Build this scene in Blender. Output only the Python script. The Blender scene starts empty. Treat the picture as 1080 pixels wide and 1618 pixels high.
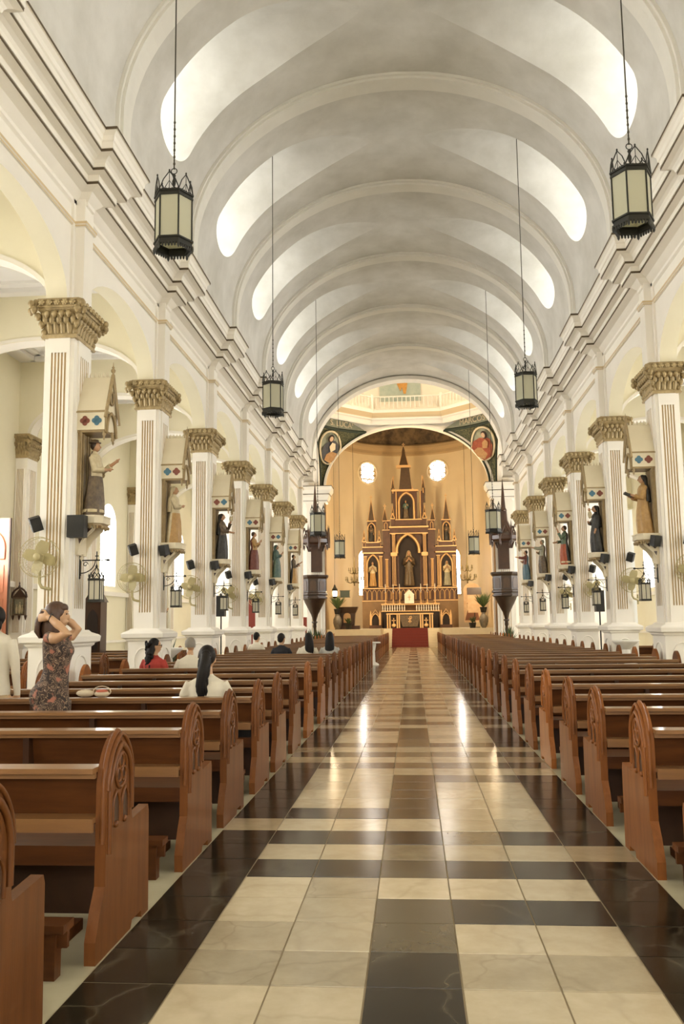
import bpy, bmesh, math, random
from math import sin, cos, pi, sqrt, radians
from mathutils import Vector, Matrix, noise
random.seed(11)
scene = bpy.context.scene
COL = scene.collection

# ------------------------------------------------------------------ camera
F, YAW, PITCH, ROLL = 1402.148, .0781, .12602, -.01219
CAMX, CAMZ = .03139, 1.50434
fw = Vector((-sin(YAW) * cos(PITCH), cos(YAW) * cos(PITCH), sin(PITCH)))
rt = Vector((cos(YAW), sin(YAW), 0))
up = rt.cross(fw)
r2 = rt * cos(ROLL) + up * sin(ROLL)
u2 = -rt * sin(ROLL) + up * cos(ROLL)
cd = bpy.data.cameras.new('camera')
cd.sensor_fit = 'HORIZONTAL'; cd.sensor_width = 36.0; cd.lens = 36.0 * F / 1080.0
cd.clip_start = .05; cd.clip_end = 400
cam = bpy.data.objects.new('camera', cd); COL.objects.link(cam)
cam.matrix_world = Matrix(((r2.x, u2.x, -fw.x, CAMX), (r2.y, u2.y, -fw.y, 0), (r2.z, u2.z, -fw.z, CAMZ), (0, 0, 0, 1)))
scene.camera = cam

# ------------------------------------------------------------------ world, exposure
wd = bpy.data.worlds.new('sky'); scene.world = wd; wd.use_nodes = True
bg = wd.node_tree.nodes['Background']; bg.inputs[0].default_value = (.80, .90, 1, 1); bg.inputs[1].default_value = 1.2
scene.view_settings.view_transform = 'Standard'; scene.view_settings.look = 'None'
scene.view_settings.gamma = 1; scene.view_settings.use_curve_mapping = False
scene.view_settings.exposure = 0.92
scene.cycles.max_bounces = 8; scene.cycles.diffuse_bounces = 5; scene.cycles.glossy_bounces = 3; scene.cycles.adaptive_threshold = .03
scene.cycles.sample_clamp_indirect = 8

# daylight strengths (emission of the window panes and of an added back doorway), lamps
DAY_CLERE, DAY_SIDE, BACK_GLOW, DAY_APSE = 6.8, 10.0, 4.5, 11.0
DAYC = (.95, .985, 1.0)

def lamp(name, kind, loc, energy, color, size=.3, rot=None, spot=None):
    l = bpy.data.lights.new(name, kind); l.energy = energy; l.color = color
    if kind == 'AREA': l.size = size
    else: l.shadow_soft_size = size
    if spot: l.spot_size = spot; l.spot_blend = .6
    o = bpy.data.objects.new(name, l); COL.objects.link(o); o.location = loc
    if rot: o.rotation_euler = rot
    return o

# ------------------------------------------------------------------ plan of the church
XC = -.103                       # nave axis
BAY = 4.46; Y0 = 12.78
def EY(k): return Y0 + BAY * k   # column / rib stations
def SX(s, d): return XC + s * d  # side s (-1 left, 1 right), distance from the axis
Z_CAP0, Z_CAP1 = 5.78, 6.37
VA, VB, VZ = 4.28, 3.42, 9.33    # nave vault ellipse
D_WALL, D_OUT = 4.93, 5.25       # arcade wall faces
D_COL = 5.022                    # column centre
D_AISLE = 9.80                   # outer wall
Z_AISLE = 8.30
K0, K1 = -4, 6                   # first and last rib stations
YX0, YX1 = EY(6), 50.0           # crossing
YCH = 62.0; RAP = 5.2            # apse centre and radius

# ------------------------------------------------------------------ materials
MATS = {}
def mat(name, col, rough=.6, col2=None, scale=6.0, fac=.5, bump=0.0, bscale=40.0, metal=0.0, coat=0.0, emit=None, estr=0.0,
        stretch=None, detail=5.0, spec=.5, trans=0.0, world=False, contrast=None, vary=None):
    m = bpy.data.materials.new(name); m.use_nodes = True
    nt = m.node_tree; b = nt.nodes['Principled BSDF']
    b.inputs['Base Color'].default_value = (*col, 1); b.inputs['Roughness'].default_value = rough
    b.inputs['Metallic'].default_value = metal
    b.inputs['Specular IOR Level'].default_value = spec
    if coat: b.inputs['Coat Weight'].default_value = coat; b.inputs['Coat Roughness'].default_value = .09
    if trans: b.inputs['Transmission Weight'].default_value = trans
    if emit: b.inputs['Emission Color'].default_value = (*emit, 1); b.inputs['Emission Strength'].default_value = estr
    if col2 or bump:
        tc = nt.nodes.new('ShaderNodeTexCoord'); mp = nt.nodes.new('ShaderNodeMapping')
        if world:
            g = nt.nodes.new('ShaderNodeNewGeometry'); nt.links.new(g.outputs['Position'], mp.inputs[0])
        else:
            nt.links.new(tc.outputs['Object'], mp.inputs[0])
        if stretch: mp.inputs['Scale'].default_value = stretch
    if col2:
        n = nt.nodes.new('ShaderNodeTexNoise'); n.inputs['Scale'].default_value = scale; n.inputs['Detail'].default_value = detail
        n.inputs['Roughness'].default_value = .6
        nt.links.new(mp.outputs[0], n.inputs['Vector'])
        r = nt.nodes.new('ShaderNodeValToRGB')
        lo, hi = contrast or (.35, .68)
        r.color_ramp.elements[0].position = lo; r.color_ramp.elements[1].position = hi
        r.color_ramp.elements[0].color = (*col, 1); r.color_ramp.elements[1].color = (*col2, 1)
        nt.links.new(n.outputs['Fac'], r.inputs[0])
        mx = nt.nodes.new('ShaderNodeMix'); mx.data_type = 'RGBA'; mx.inputs[0].default_value = fac
        mx.inputs[6].default_value = (*col, 1); nt.links.new(r.outputs[0], mx.inputs[7])
        if vary:
            oi = nt.nodes.new('ShaderNodeObjectInfo'); mr = nt.nodes.new('ShaderNodeMapRange'); mr.inputs[3].default_value, mr.inputs[4].default_value = vary
            nt.links.new(oi.outputs['Color'], mr.inputs[0])
            hv = nt.nodes.new('ShaderNodeHueSaturation'); nt.links.new(mr.outputs[0], hv.inputs['Value']); nt.links.new(mx.outputs[2], hv.inputs['Color'])
            nt.links.new(hv.outputs[0], b.inputs['Base Color'])
        else:
            nt.links.new(mx.outputs[2], b.inputs['Base Color'])
    if bump:
        n2 = nt.nodes.new('ShaderNodeTexNoise'); n2.inputs['Scale'].default_value = bscale; n2.inputs['Detail'].default_value = 4
        nt.links.new(mp.outputs[0], n2.inputs['Vector'])
        bp = nt.nodes.new('ShaderNodeBump'); bp.inputs['Strength'].default_value = bump; bp.inputs['Distance'].default_value = .01
        nt.links.new(n2.outputs['Fac'], bp.inputs['Height']); nt.links.new(bp.outputs[0], b.inputs['Normal'])
    MATS[name] = m
    return m

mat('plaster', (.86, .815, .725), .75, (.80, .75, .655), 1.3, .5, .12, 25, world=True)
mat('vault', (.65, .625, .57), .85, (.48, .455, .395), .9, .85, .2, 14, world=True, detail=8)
mat('rib', (.74, .71, .635), .8, (.64, .61, .535), 1.5, .5, .2, 18, world=True)
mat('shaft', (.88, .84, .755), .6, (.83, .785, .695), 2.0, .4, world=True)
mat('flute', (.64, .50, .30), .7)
mat('brownline', (.10, .07, .035), .7)
mat('aisle', (.83, .775, .585), .8, (.76, .70, .51), 1.0, .5, .1, 20, world=True)
mat('aisleceil', (.82, .80, .77), .8)
mat('apse', (.66, .535, .33), .8, (.60, .475, .28), .8, .6, .1, 20, world=True)
mat('gilt', (.46, .35, .175), .42, (.22, .155, .065), 9.0, .75, .5, 30, metal=.2)
mat('giltlight', (.58, .46, .25), .4, (.24, .17, .07), 12.0, .6, .4, 40, metal=.25)
mat('wood', (.110, .037, .009), .40, (.06, .019, .005), 3.0, .8, .05, 30, coat=.2, spec=.2, stretch=(.6, 5, 5))
mat('woodend', (.205, .069, .0135), .5, (.12, .038, .007), 3.0, .75, .06, 30, coat=.22, spec=.2, stretch=(5, 5, .5), vary=(.68, 1.75))
mat('woodledge_lit', (.27, .13, .043), .36, (.17, .08, .032), 3.0, .7, .05, 30, coat=.3, stretch=(.6, 5, 5))  # paler copy of the pew wood: lit tops put into the colour, plus wear
mat('wooddark', (.055, .021, .008), .35, (.028, .010, .004), 4.0, .7, coat=.2)
mat('woodpulpit', (.040, .020, .009), .4, (.020, .010, .005), 3.0, .7, stretch=(4, 4, .6), coat=.15)
mat('iron', (.022, .020, .013), .5, metal=.3)
mat('chain', (.06, .05, .03), .5, metal=.5)
mat('floorbase', (.52, .475, .325), .24, (.42, .38, .25), 2.2, .6, .05, 10, world=True)
mat('day_clere', (0, 0, 0), 1, emit=DAYC, estr=DAY_CLERE)
mat('day_side', (0, 0, 0), 1, emit=(1, .99, .97), estr=DAY_SIDE)
mat('back_glow', (0, 0, 0), 1, emit=(1, .95, .86), estr=BACK_GLOW)
mat('day_apse', (0, 0, 0), 1, emit=(1, .93, .84), estr=DAY_APSE)
mat('white', (.82, .79, .70), .5)
mat('black', (.012, .011, .009), .5)
mat('cushion', (.20, .04, .02), .8)

def emissive_glass(name, col, st):
    return mat(name, col, .4, emit=col, estr=st)
def pane_mat(name, col):                 # frosted lantern glass
    m = bpy.data.materials.new(name); m.use_nodes = True; nt = m.node_tree
    b = nt.nodes['Principled BSDF']; out = nt.nodes['Material Output']
    b.inputs['Base Color'].default_value = (*col, 1); b.inputs['Roughness'].default_value = .35
    t = nt.nodes.new('ShaderNodeBsdfTranslucent'); t.inputs[0].default_value = (*col, 1)
    mx = nt.nodes.new('ShaderNodeMixShader'); mx.inputs[0].default_value = .5
    nt.links.new(b.outputs[0], mx.inputs[1]); nt.links.new(t.outputs[0], mx.inputs[2]); nt.links.new(mx.outputs[0], out.inputs[0])
    MATS[name] = m
pane_mat('pane', (.74, .72, .56))
pane_mat('panebright', (.88, .84, .70))

# ------------------------------------------------------------------ mesh builder
class MB:
    def __init__(s): s.v = []; s.f = []; s.m = []; s.s = []
    def add(s, vs, fs, m=0, sm=False):
        o = len(s.v); s.v += [tuple(q) for q in vs]
        for f in fs:
            s.f.append([o + i for i in f]); s.m.append(m); s.s.append(sm)
        return s
    def box(s, x0, x1, y0, y1, z0, z1, m=0):
        vs = [(x, y, z) for z in (z0, z1) for y in (y0, y1) for x in (x0, x1)]
        return s.add(vs, [(0, 2, 3, 1), (4, 5, 7, 6), (0, 1, 5, 4), (2, 6, 7, 3), (0, 4, 6, 2), (1, 3, 7, 5)], m)
    def obox(s, c, size, M, m=0):
        hx, hy, hz = [q / 2 for q in size]
        vs = [Vector(c) + M @ Vector((x, y, z)) for z in (-hz, hz) for y in (-hy, hy) for x in (-hx, hx)]
        return s.add(vs, [(0, 2, 3, 1), (4, 5, 7, 6), (0, 1, 5, 4), (2, 6, 7, 3), (0, 4, 6, 2), (1, 3, 7, 5)], m)
    def frustum(s, c, a0, a1, z0, z1, m=0):      # a = (half x, half y)
        vs = []
        for (hx, hy), z in ((a0, z0), (a1, z1)):
            vs += [(c[0] - hx, c[1] - hy, z), (c[0] + hx, c[1] - hy, z), (c[0] + hx, c[1] + hy, z), (c[0] - hx, c[1] + hy, z)]
        return s.add(vs, [(3, 2, 1, 0), (4, 5, 6, 7), (0, 1, 5, 4), (1, 2, 6, 5), (2, 3, 7, 6), (3, 0, 4, 7)], m)
    def prism(s, poly, a0, a1, axis='x', m=0, mside=None, sm=False):
        n = len(poly)
        def P(p, a):
            return {'x': (a, p[0], p[1]), 'y': (p[0], a, p[1]), 'z': (p[0], p[1], a)}[axis]
        vs = [P(p, a0) for p in poly] + [P(p, a1) for p in poly]
        s.add(vs, [tuple(range(n)), tuple(range(2 * n - 1, n - 1, -1))], m)
        s.add(vs, [(i, i + n, (i + 1) % n + n, (i + 1) % n) for i in range(n)], m if mside is None else mside, sm)
        return s
    def tube(s, path, r, n=6, m=0, closed=False, sm=True, caps=True, flat=1.0):
        path = [Vector(p) for p in path]; k = len(path)
        rs = r if isinstance(r, (list, tuple)) else [r] * k
        rings = []; ref = None
        for i, p in enumerate(path):
            a = path[(i - 1) % k] if (closed or i) else p
            b = path[(i + 1) % k] if (closed or i < k - 1) else p
            d = (b - a)
            if d.length < 1e-9: d = Vector((0, 0, 1))
            d.normalize()
            if ref is None: ref = Vector((0, 0, 1)) if abs(d.z) < .9 else Vector((0, 1, 0))
            u = d.cross(ref)
            if u.length < 1e-6: u = d.cross(Vector((1, 0, 0)))
            u.normalize(); w = u.cross(d).normalized(); ref = w
            rings.append([p + rs[i] * (cos(2 * pi * j / n) * u * flat + sin(2 * pi * j / n) * w) for j in range(n)])
        return s.loft(rings, m, sm, caps and not closed, closed)
    def loft(s, rings, m=0, sm=True, caps=True, closed=False):
        n = len(rings[0]); k = len(rings)
        vs = [p for r in rings for p in r]
        fs = []
        for i in range(k if closed else k - 1):
            a = i * n; b = ((i + 1) % k) * n
            for j in range(n):
                fs.append((a + j, a + (j + 1) % n, b + (j + 1) % n, b + j))
        s.add(vs, fs, m, sm)
        if caps:
            s.add(rings[0], [tuple(range(n - 1, -1, -1))], m); s.add(rings[-1], [tuple(range(n))], m)
        return s
    def lathe(s, prof, c=(0, 0), n=16, m=0, sm=True, sx=1, sy=1, ph=0, caps=True):
        return s.loft([[(c[0] + sx * r * cos(ph + 2 * pi * j / n), c[1] + sy * r * sin(ph + 2 * pi * j / n), z) for j in range(n)] for r, z in prof], m, sm, caps)
    def ell(s, c, r, nu=12, nv=8, M=None, m=0, sm=True):
        c = Vector(c); rings = []
        for i in range(1, nv):
            t = pi * i / nv
            ring = []
            for j in range(nu):
                q = Vector((r[0] * sin(t) * cos(2 * pi * j / nu), r[1] * sin(t) * sin(2 * pi * j / nu), -r[2] * cos(t)))
                ring.append(c + (M @ q if M else q))
            rings.append(ring)
        o = len(s.v); s.loft(rings, m, sm, False)
        b = Vector((0, 0, -r[2])); t = Vector((0, 0, r[2]))
        k = len(s.v); s.v += [tuple(c + (M @ b if M else b)), tuple(c + (M @ t if M else t))]
        L = o + (nv - 2) * nu
        for j in range(nu):
            s.f.append([k, o + (j + 1) % nu, o + j]); s.m.append(m); s.s.append(sm)
            s.f.append([k + 1, L + j, L + (j + 1) % nu]); s.m.append(m); s.s.append(sm)
        return s
    def grid(s, rows, m=0, sm=False):            # rows of points
        n = len(rows[0]); vs = [p for r in rows for p in r]
        return s.add(vs, [(i * n + j, i * n + j + 1, (i + 1) * n + j + 1, (i + 1) * n + j) for i in range(len(rows) - 1) for j in range(n - 1)], m, sm)
    def merge(s, o, off=(0, 0, 0), M=None, mm=None):
        vs = [(M @ Vector(p) if M else Vector(p)) + Vector(off) for p in o.v]
        b = len(s.v); s.v += [tuple(p) for p in vs]
        for f, m, sm in zip(o.f, o.m, o.s):
            s.f.append([b + i for i in f]); s.m.append(mm[m] if mm else m); s.s.append(sm)
        return s
    def mesh(s, name, mats):
        me = bpy.data.meshes.new(name); me.from_pydata(s.v, [], s.f)
        for q in mats: me.materials.append(MATS[q] if isinstance(q, str) else q)
        me.polygons.foreach_set('material_index', s.m); me.polygons.foreach_set('use_smooth', s.s)
        me.update(); return me
    def build(s, name, mats, parent=None, loc=(0, 0, 0), rot=None, fix=True):
        if isinstance(mats, str): mats = [mats]
        me = s.mesh(name, mats)
        if fix:
            bm = bmesh.new(); bm.from_mesh(me); bmesh.ops.recalc_face_normals(bm, faces=bm.faces); bm.to_mesh(me); bm.free()
        return link(name, me, parent, loc, rot)

def link(name, me, parent=None, loc=(0, 0, 0), rot=None):
    o = bpy.data.objects.new(name, me); COL.objects.link(o); o.location = loc
    if rot: o.rotation_euler = rot
    if parent: o.parent = parent
    return o
def thing(name, label, cat, loc=(0, 0, 0), rz=0, group=None):
    o = bpy.data.objects.new(name, None); o.empty_display_size = .1; COL.objects.link(o)
    o.location = loc; o.rotation_euler = (0, 0, rz)
    tag(o, label, cat, group); return o
def tag(o, label, cat, group=None):
    o['label'] = label; o['category'] = cat
    if group: o['group'] = group
    return o
def struct(o): o['kind'] = 'structure'; return o
def copy_tree(src, loc=None, rz=None, label=None, parent=None):
    c = src.copy(); COL.objects.link(c)
    if parent: c.parent = parent
    if loc is not None: c.location = loc
    if rz is not None: c.rotation_euler = (0, 0, rz)
    if label: c['label'] = label
    for ch in src.children: copy_tree(ch, parent=c)
    return c
def ordn(n):
    w = ['first', 'second', 'third', 'fourth', 'fifth', 'sixth', 'seventh', 'eighth', 'ninth', 'tenth', 'eleventh', 'twelfth']
    if n <= 12: return w[n - 1]
    return f"{n}{'th' if 10 <= n % 100 <= 20 else {1: 'st', 2: 'nd', 3: 'rd'}.get(n % 10, 'th')}"
SIDE = {-1: 'left', 1: 'right'}
def rz_m(a): return Matrix.Rotation(a, 3, 'Z')
def arch_pts(w, z0, h, n=20):                  # half ellipse from -w to w
    return [(-w * cos(pi * i / n), z0 + h * sin(pi * i / n)) for i in range(n + 1)]
def gothic(w, z0, h, n=8):                     # pointed arch from (-w,z0) to (w,z0), apex height h
    R = (w * w + h * h) / (2 * w)
    a = math.atan2(h, R - w)
    L = [(-w + R - R * cos(a * i / n), z0 + R * sin(a * i / n)) for i in range(n + 1)]
    return L + [(-x, z) for x, z in reversed(L[:-1])]
# ------------------------------------------------------------------ floor and aisle tiles
def tile_mat(name, c1, c2, rough, vein=None, vs=3.0):
    m = bpy.data.materials.new(name); m.use_nodes = True; nt = m.node_tree; b = nt.nodes['Principled BSDF']
    N = nt.nodes.new; L = nt.links.new
    g = N('ShaderNodeNewGeometry'); oi = N('ShaderNodeObjectInfo')
    ad = N('ShaderNodeVectorMath'); ad.operation = 'MULTIPLY_ADD'
    cb = N('ShaderNodeCombineXYZ'); L(oi.outputs['Random'], cb.inputs[0]); L(oi.outputs['Random'], cb.inputs[1])
    L(cb.outputs[0], ad.inputs[0]); ad.inputs[1].default_value = (17, 31, 0); L(g.outputs['Position'], ad.inputs[2])
    n = N('ShaderNodeTexNoise'); n.inputs['Scale'].default_value = 5.5; n.inputs['Detail'].default_value = 4; n.inputs['Roughness'].default_value = .65
    n.inputs['Distortion'].default_value = .15
    L(ad.outputs[0], n.inputs['Vector'])
    r = N('ShaderNodeValToRGB'); r.color_ramp.elements[0].position = .25; r.color_ramp.elements[1].position = .75
    r.color_ramp.elements[0].color = (*c2, 1); r.color_ramp.elements[1].color = (*c1, 1); L(n.outputs['Fac'], r.inputs[0])
    last = r.outputs[0]
    if vein:
        w = N('ShaderNodeTexVoronoi'); w.feature = 'DISTANCE_TO_EDGE'; w.inputs['Scale'].default_value = vs
        dn = N('ShaderNodeTexNoise'); dn.inputs['Scale'].default_value = 5
        L(ad.outputs[0], dn.inputs['Vector'])
        a2 = N('ShaderNodeVectorMath'); a2.operation = 'MULTIPLY_ADD'; L(dn.outputs['Color'], a2.inputs[0]); a2.inputs[1].default_value = (.25, .25, 0); L(ad.outputs[0], a2.inputs[2])
        L(a2.outputs[0], w.inputs['Vector'])
        vr = N('ShaderNodeValToRGB'); vr.color_ramp.elements[0].position = 0; vr.color_ramp.elements[1].position = .03
        vr.color_ramp.elements[0].color = (.45, .45, .45, 1); vr.color_ramp.elements[1].color = (0, 0, 0, 1)
        L(w.outputs['Distance'], vr.inputs[0])
        mx = N('ShaderNodeMix'); mx.data_type = 'RGBA'; L(vr.outputs[0], mx.inputs[0]); L(last, mx.inputs[6]); mx.inputs[7].default_value = (*vein, 1)
        last = mx.outputs[2]
    hv = N('ShaderNodeHueSaturation'); mr = N('ShaderNodeMapRange'); mr.inputs[3].default_value = .84; mr.inputs[4].default_value = 1.12
    L(oi.outputs['Random'], mr.inputs[0]); L(mr.outputs[0], hv.inputs['Value']); L(last, hv.inputs['Color'])
    L(hv.outputs[0], b.inputs['Base Color'])
    n3 = N('ShaderNodeTexNoise'); n3.inputs['Scale'].default_value = 6; n3.inputs['Detail'].default_value = 2; L(ad.outputs[0], n3.inputs['Vector'])
    rr = N('ShaderNodeMapRange'); rr.inputs[3].default_value = rough * .8; rr.inputs[4].default_value = rough * 1.22
    L(n3.outputs['Fac'], rr.inputs[0]); L(rr.outputs[0], b.inputs['Roughness'])
    MATS[name] = m
tile_mat('t_white', (.60, .515, .35), (.49, .405, .26), .165, (.44, .36, .23), 1.1)
tile_mat('t_grey', (.48, .405, .27), (.36, .295, .185), .165, (.30, .24, .15), 2.0)
tile_mat('t_mid', (.25, .21, .13), (.16, .13, .075), .165)
tile_mat('t_olive', (.115, .092, .052), (.06, .048, .026), .165)
tile_mat('t_dark', (.032, .025, .014), (.016, .012, .007), .165, (.13, .11, .07), 1.6)
tile_mat('t_beige', (.45, .36, .22), (.35, .27, .16), .165)
for n_, v_ in (('t_dark', .3), ('t_olive', .4)): MATS[n_].node_tree.nodes['Principled BSDF'].inputs['Specular IOR Level'].default_value = v_
TM = dict(W='t_white', G='t_grey', M='t_mid', O='t_olive', D='t_dark', B='t_beige')

fl = MB(); fl.box(-15, 15, -7, 70, -.12, 0)
floor = struct(fl.build('floor', 'floorbase'))
mat('grout', (.27, .21, .125), .7)
MB().box(-.403 * 3.5, .403 * 3.5, 2.2, 57.1, -.02, .0015).build('grout_bed', 'grout', floor)
TS = .403; TY0 = 5.519
PAT = {-8: 'DWWDWWD', -7: 'DWWDWWD', -6: 'DWWDWWD', -5: 'DWWDWWD', -4: 'DGGDGGD', -3: 'DGWOWWD', -2: 'DWWOODD', -1: 'DWGWWWD', 0: 'DDDODDD',
       1: 'DWWMWWB', 2: 'DDDDMDD', 3: 'BWWWWWD', 4: 'DDDOWWD', 5: 'DWWOWWD', 6: 'DWWOWWD', 7: 'DWWOWWD', 8: 'DWWOOOD', 9: 'DWWWWWB',
       10: 'OOOMOOO', 11: 'BWWWWWB', 12: 'OOOMMOO', 13: 'BWWWWWB', 14: 'DOOMOOD', 15: 'DWWMWWD', 16: 'DWWOWWD', 17: 'DWWOWWD', 18: 'DOOOWWD',
       19: 'BWWWWWB', 20: 'DWWOOWD', 21: 'DWMOWWD', 22: 'BWWWWWB', 23: 'DMMMMMD', 24: 'DWWOWWD', 25: 'DWWOWWD', 26: 'DWWOMWD', 27: 'BWWWWWB'}
REP = ['DMMMMMD', 'BWWWWWB', 'DMMOMMD', 'DWWOWWD', 'DWWOWWD', 'DWWOWWD', 'DMMOMMD', 'BWWWWWB']
PAT[-2] = 'DWWODDD'
tmesh = {}
for c, mn in TM.items():
    q = MB(); h = TS / 2 - .0013
    q.frustum((0, 0), (h, h), (h - .003, h - .003), -.01, .0045); tmesh[c] = q.mesh('tile', [mn])
far = {c: MB() for c in TM}
nt_ = 0
NROW = 128
for r in range(-8, NROW):
    row = PAT.get(r) or REP[(r - 28) % 8]
    y = TY0 + TS * (r + .5)
    for c in range(7):
        x = (c - 3) * TS; ch = row[c]
        if nt_ < 300:
            o = link('tile', tmesh[ch], floor, (x, y, random.uniform(-.001, .001))); nt_ += 1
        else:
            h = TS / 2 - .0015
            far[ch].frustum((x, y), (h, h), (h - .002, h - .002), -.01, .0045)
big = MB(); order = list(TM)
for i, c in enumerate(order): big.merge(far[c], mm={0: i})
o = big.build('aisle_tiles', [TM[c] for c in order], floor); o['kind'] = 'stuff'

# ------------------------------------------------------------------ nave vault with lunettes
ZL0, ZL1, ZL2, ZL3, HW = 10.17, 10.62, 11.95, 12.715, .92
def lun_w(z):
    if z <= ZL0 or z >= ZL3: return 0
    if z < ZL1: return HW * sqrt(max(0, 1 - ((ZL1 - z) / (ZL1 - ZL0)) ** 2))
    if z > ZL2: return HW * sqrt(max(0, 1 - ((z - ZL2) / (ZL3 - ZL2)) ** 2))
    return HW
def vx(z): return VA * sqrt(max(0, 1 - ((z - VZ) / VB) ** 2))
zs = [VZ + (ZL0 - VZ) * i / 8 for i in range(8)]
zs += [ZL1 - (ZL1 - ZL0) * cos(pi / 2 * i / 12) for i in range(12)]
zs += [ZL1 + (ZL2 - ZL1) * i / 10 for i in range(10)]
zs += [ZL2 + (ZL3 - ZL2) * sin(pi / 2 * i / 16) for i in range(17)]
X_OUT = 6.25
va = MB()
for k in range(K0, K1):
    y0, y1 = EY(k), EY(k + 1); yc = (y0 + y1) / 2
    for s in (-1, 1):
        A, B, T1, T2 = [], [], [], []
        for z in zs:
            w = lun_w(z); x = SX(s, vx(z))
            A.append([(x, y0 + (yc - w - y0) * i / 3, z) for i in range(4)])
            B.append([(x, yc + w + (y1 - yc - w) * i / 3, z) for i in range(4)])
            if z >= ZL0 - 1e-6:
                for T, sg in ((T1, -1), (T2, 1)):
                    T.append([(SX(s, vx(z) + (X_OUT - vx(z)) * i / 4), yc + sg * w, z) for i in range(5)])
        va.grid([[(SX(s, VA), y0, 8.8), (SX(s, VA), y1, 8.8)], [(SX(s, VA), y0, VZ), (SX(s, VA), y1, VZ)]], 0, True)
        va.grid(A, 0, True); va.grid(B, 0, True); va.grid(T1, 0, True); va.grid(T2, 0, True)
    va.grid([[(SX(-1, vx(ZL3)), y0, ZL3), (SX(-1, vx(ZL3)), y1, ZL3)], [(XC, y0, VZ + VB), (XC, y1, VZ + VB)], [(SX(1, vx(ZL3)), y0, ZL3), (SX(1, vx(ZL3)), y1, ZL3)]], 0, True)
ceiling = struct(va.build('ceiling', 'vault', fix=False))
wn = [0]
def window(label_parts, loc=(0, 0, 0)):
    wn[0] += 1
    o = bpy.data.objects.new(f'window_{wn[0]}', None); COL.objects.link(o); o.location = loc; struct(o); return o
for k in range(K0, K1):
    yc = (EY(k) + EY(k + 1)) / 2
    for s in (-1, 1):
        w = window(None)
        per = [(yc - lun_w(z), z) for z in zs if z >= ZL0] + [(yc + lun_w(z), z) for z in reversed(zs) if z >= ZL0]
        q = MB(); q.add([(SX(s, X_OUT - .02), a, b) for a, b in per], [tuple(range(len(per)))], 0); q.build('pane', 'day_clere', w, fix=False)
        q = MB()
        for d in (-.3, .3): q.box(min(SX(s, X_OUT - .09), SX(s, X_OUT - .04)), max(SX(s, X_OUT - .09), SX(s, X_OUT - .04)), yc + d - .02, yc + d + .02, 10.4, 12.6)
        for z in (11.0, 11.7, 12.3): q.box(min(SX(s, X_OUT - .09), SX(s, X_OUT - .04)), max(SX(s, X_OUT - .09), SX(s, X_OUT - .04)), yc - .9, yc + .9, z - .015, z + .015)
        q.build('glazing_bar', 'white', w)
def arc_band(mb, yA, yB, a_in, b_in, a_out, b_out, n=48, m=0, zc=VZ, stilt=0):
    rings = []
    for i in range(n + 1):
        t = pi * i / n; c_, s_ = cos(t), sin(t)
        rings.append([(XC - a_out * c_, yA, zc + b_out * s_), (XC - a_in * c_, yA, zc + b_in * s_), (XC - a_in * c_, yB, zc + b_in * s_), (XC - a_out * c_, yB, zc + b_out * s_)])
    if stilt:
        rings = [[(p[0], p[1], stilt) for p in rings[0]]] + rings + [[(p[0], p[1], stilt) for p in rings[-1]]]
    mb.loft(rings, m, False, True)
for k in range(K0 + 1, K1):
    q = MB()
    arc_band(q, EY(k) - .26, EY(k) + .30, VA - .06, VB - .06, VA + .05, VB + .05, stilt=8.84)
    arc_band(q, EY(k) - .20, EY(k) - .08, VA - .11, VB - .11, VA, VB, stilt=8.84)
    q.build('rib', 'rib', ceiling)
# walls closing the nave end behind the camera
wb = MB(); yb = EY(K0)
wb.box(-11, -2.0, yb - .4, yb, 0, 14); wb.box(1.8, 11, yb - .4, yb, 0, 14); wb.box(-2.0, 1.8, yb - .4, yb, 5.2, 14)
struct(wb.build('wall_back', 'plaster'))
w = window(None); q = MB(); q.box(-2.0, 1.8, yb - .3, yb - .28, 0, 5.2); q.build('pane', 'back_glow', w)  # unseen open doorway: glowing pane added to throw light from behind

# ------------------------------------------------------------------ arcades
ARX = .95
def arcade(s):
    mb = MB(); n = 20
    for k in range(K0, K1 + 1):
        ya = EY(k)
        x0, x1 = sorted((SX(s, D_WALL), SX(s, D_OUT)))
        mb.box(x0, x1, ya - .35, ya + .35, Z_CAP1, 9.34)
        if k == K1: continue
        a, b = ya + .35, EY(k + 1) - .35; yc = (a + b) / 2; hw = (b - a) / 2
        cu = arch_pts(hw, Z_CAP1 + .03, ARX, n)
        for d, in ((D_WALL,), (D_OUT,)):
            x = SX(s, d)
            mb.grid([[(x, yc + p[0], p[1]) for p in cu], [(x, yc + p[0], 9.34) for p in cu]], 0 if d == D_WALL else 1)
        mb.grid([[(SX(s, D_WALL), yc + p[0], p[1]) for p in cu], [(SX(s, D_OUT), yc + p[0], p[1]) for p in cu]], 1, True)
    return mb.build('wall_' + SIDE[s], ['plaster', 'aisle'], fix=False)
CP = [(0, 7.93), (.04, 7.96), (.04, 8.02), (.09, 8.07), (.14, 8.13), (.24, 8.165), (.28, 8.175), (.28, 8.216), (.295, 8.216), (.30, 8.31), (.42, 8.32), (.42, 8.362), (.435, 8.362),
      (.45, 8.41), (.48, 8.45), (.53, 8.48), (.59, 8.495), (.61, 8.50), (.61, 8.544), (.62, 8.544), (.62, 8.64), (.64, 8.66), (.65, 8.73), (.69, 8.785), (.71, 8.785), (.71, 8.83), (.70, 8.832), (.30, 8.86)]
DARK = {6, 10, 17, 24}
AP = [(0, 7.60), (.03, 7.60), (.03, 7.625), (.045, 7.635), (.045, 7.675), (0, 7.69)]
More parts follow.
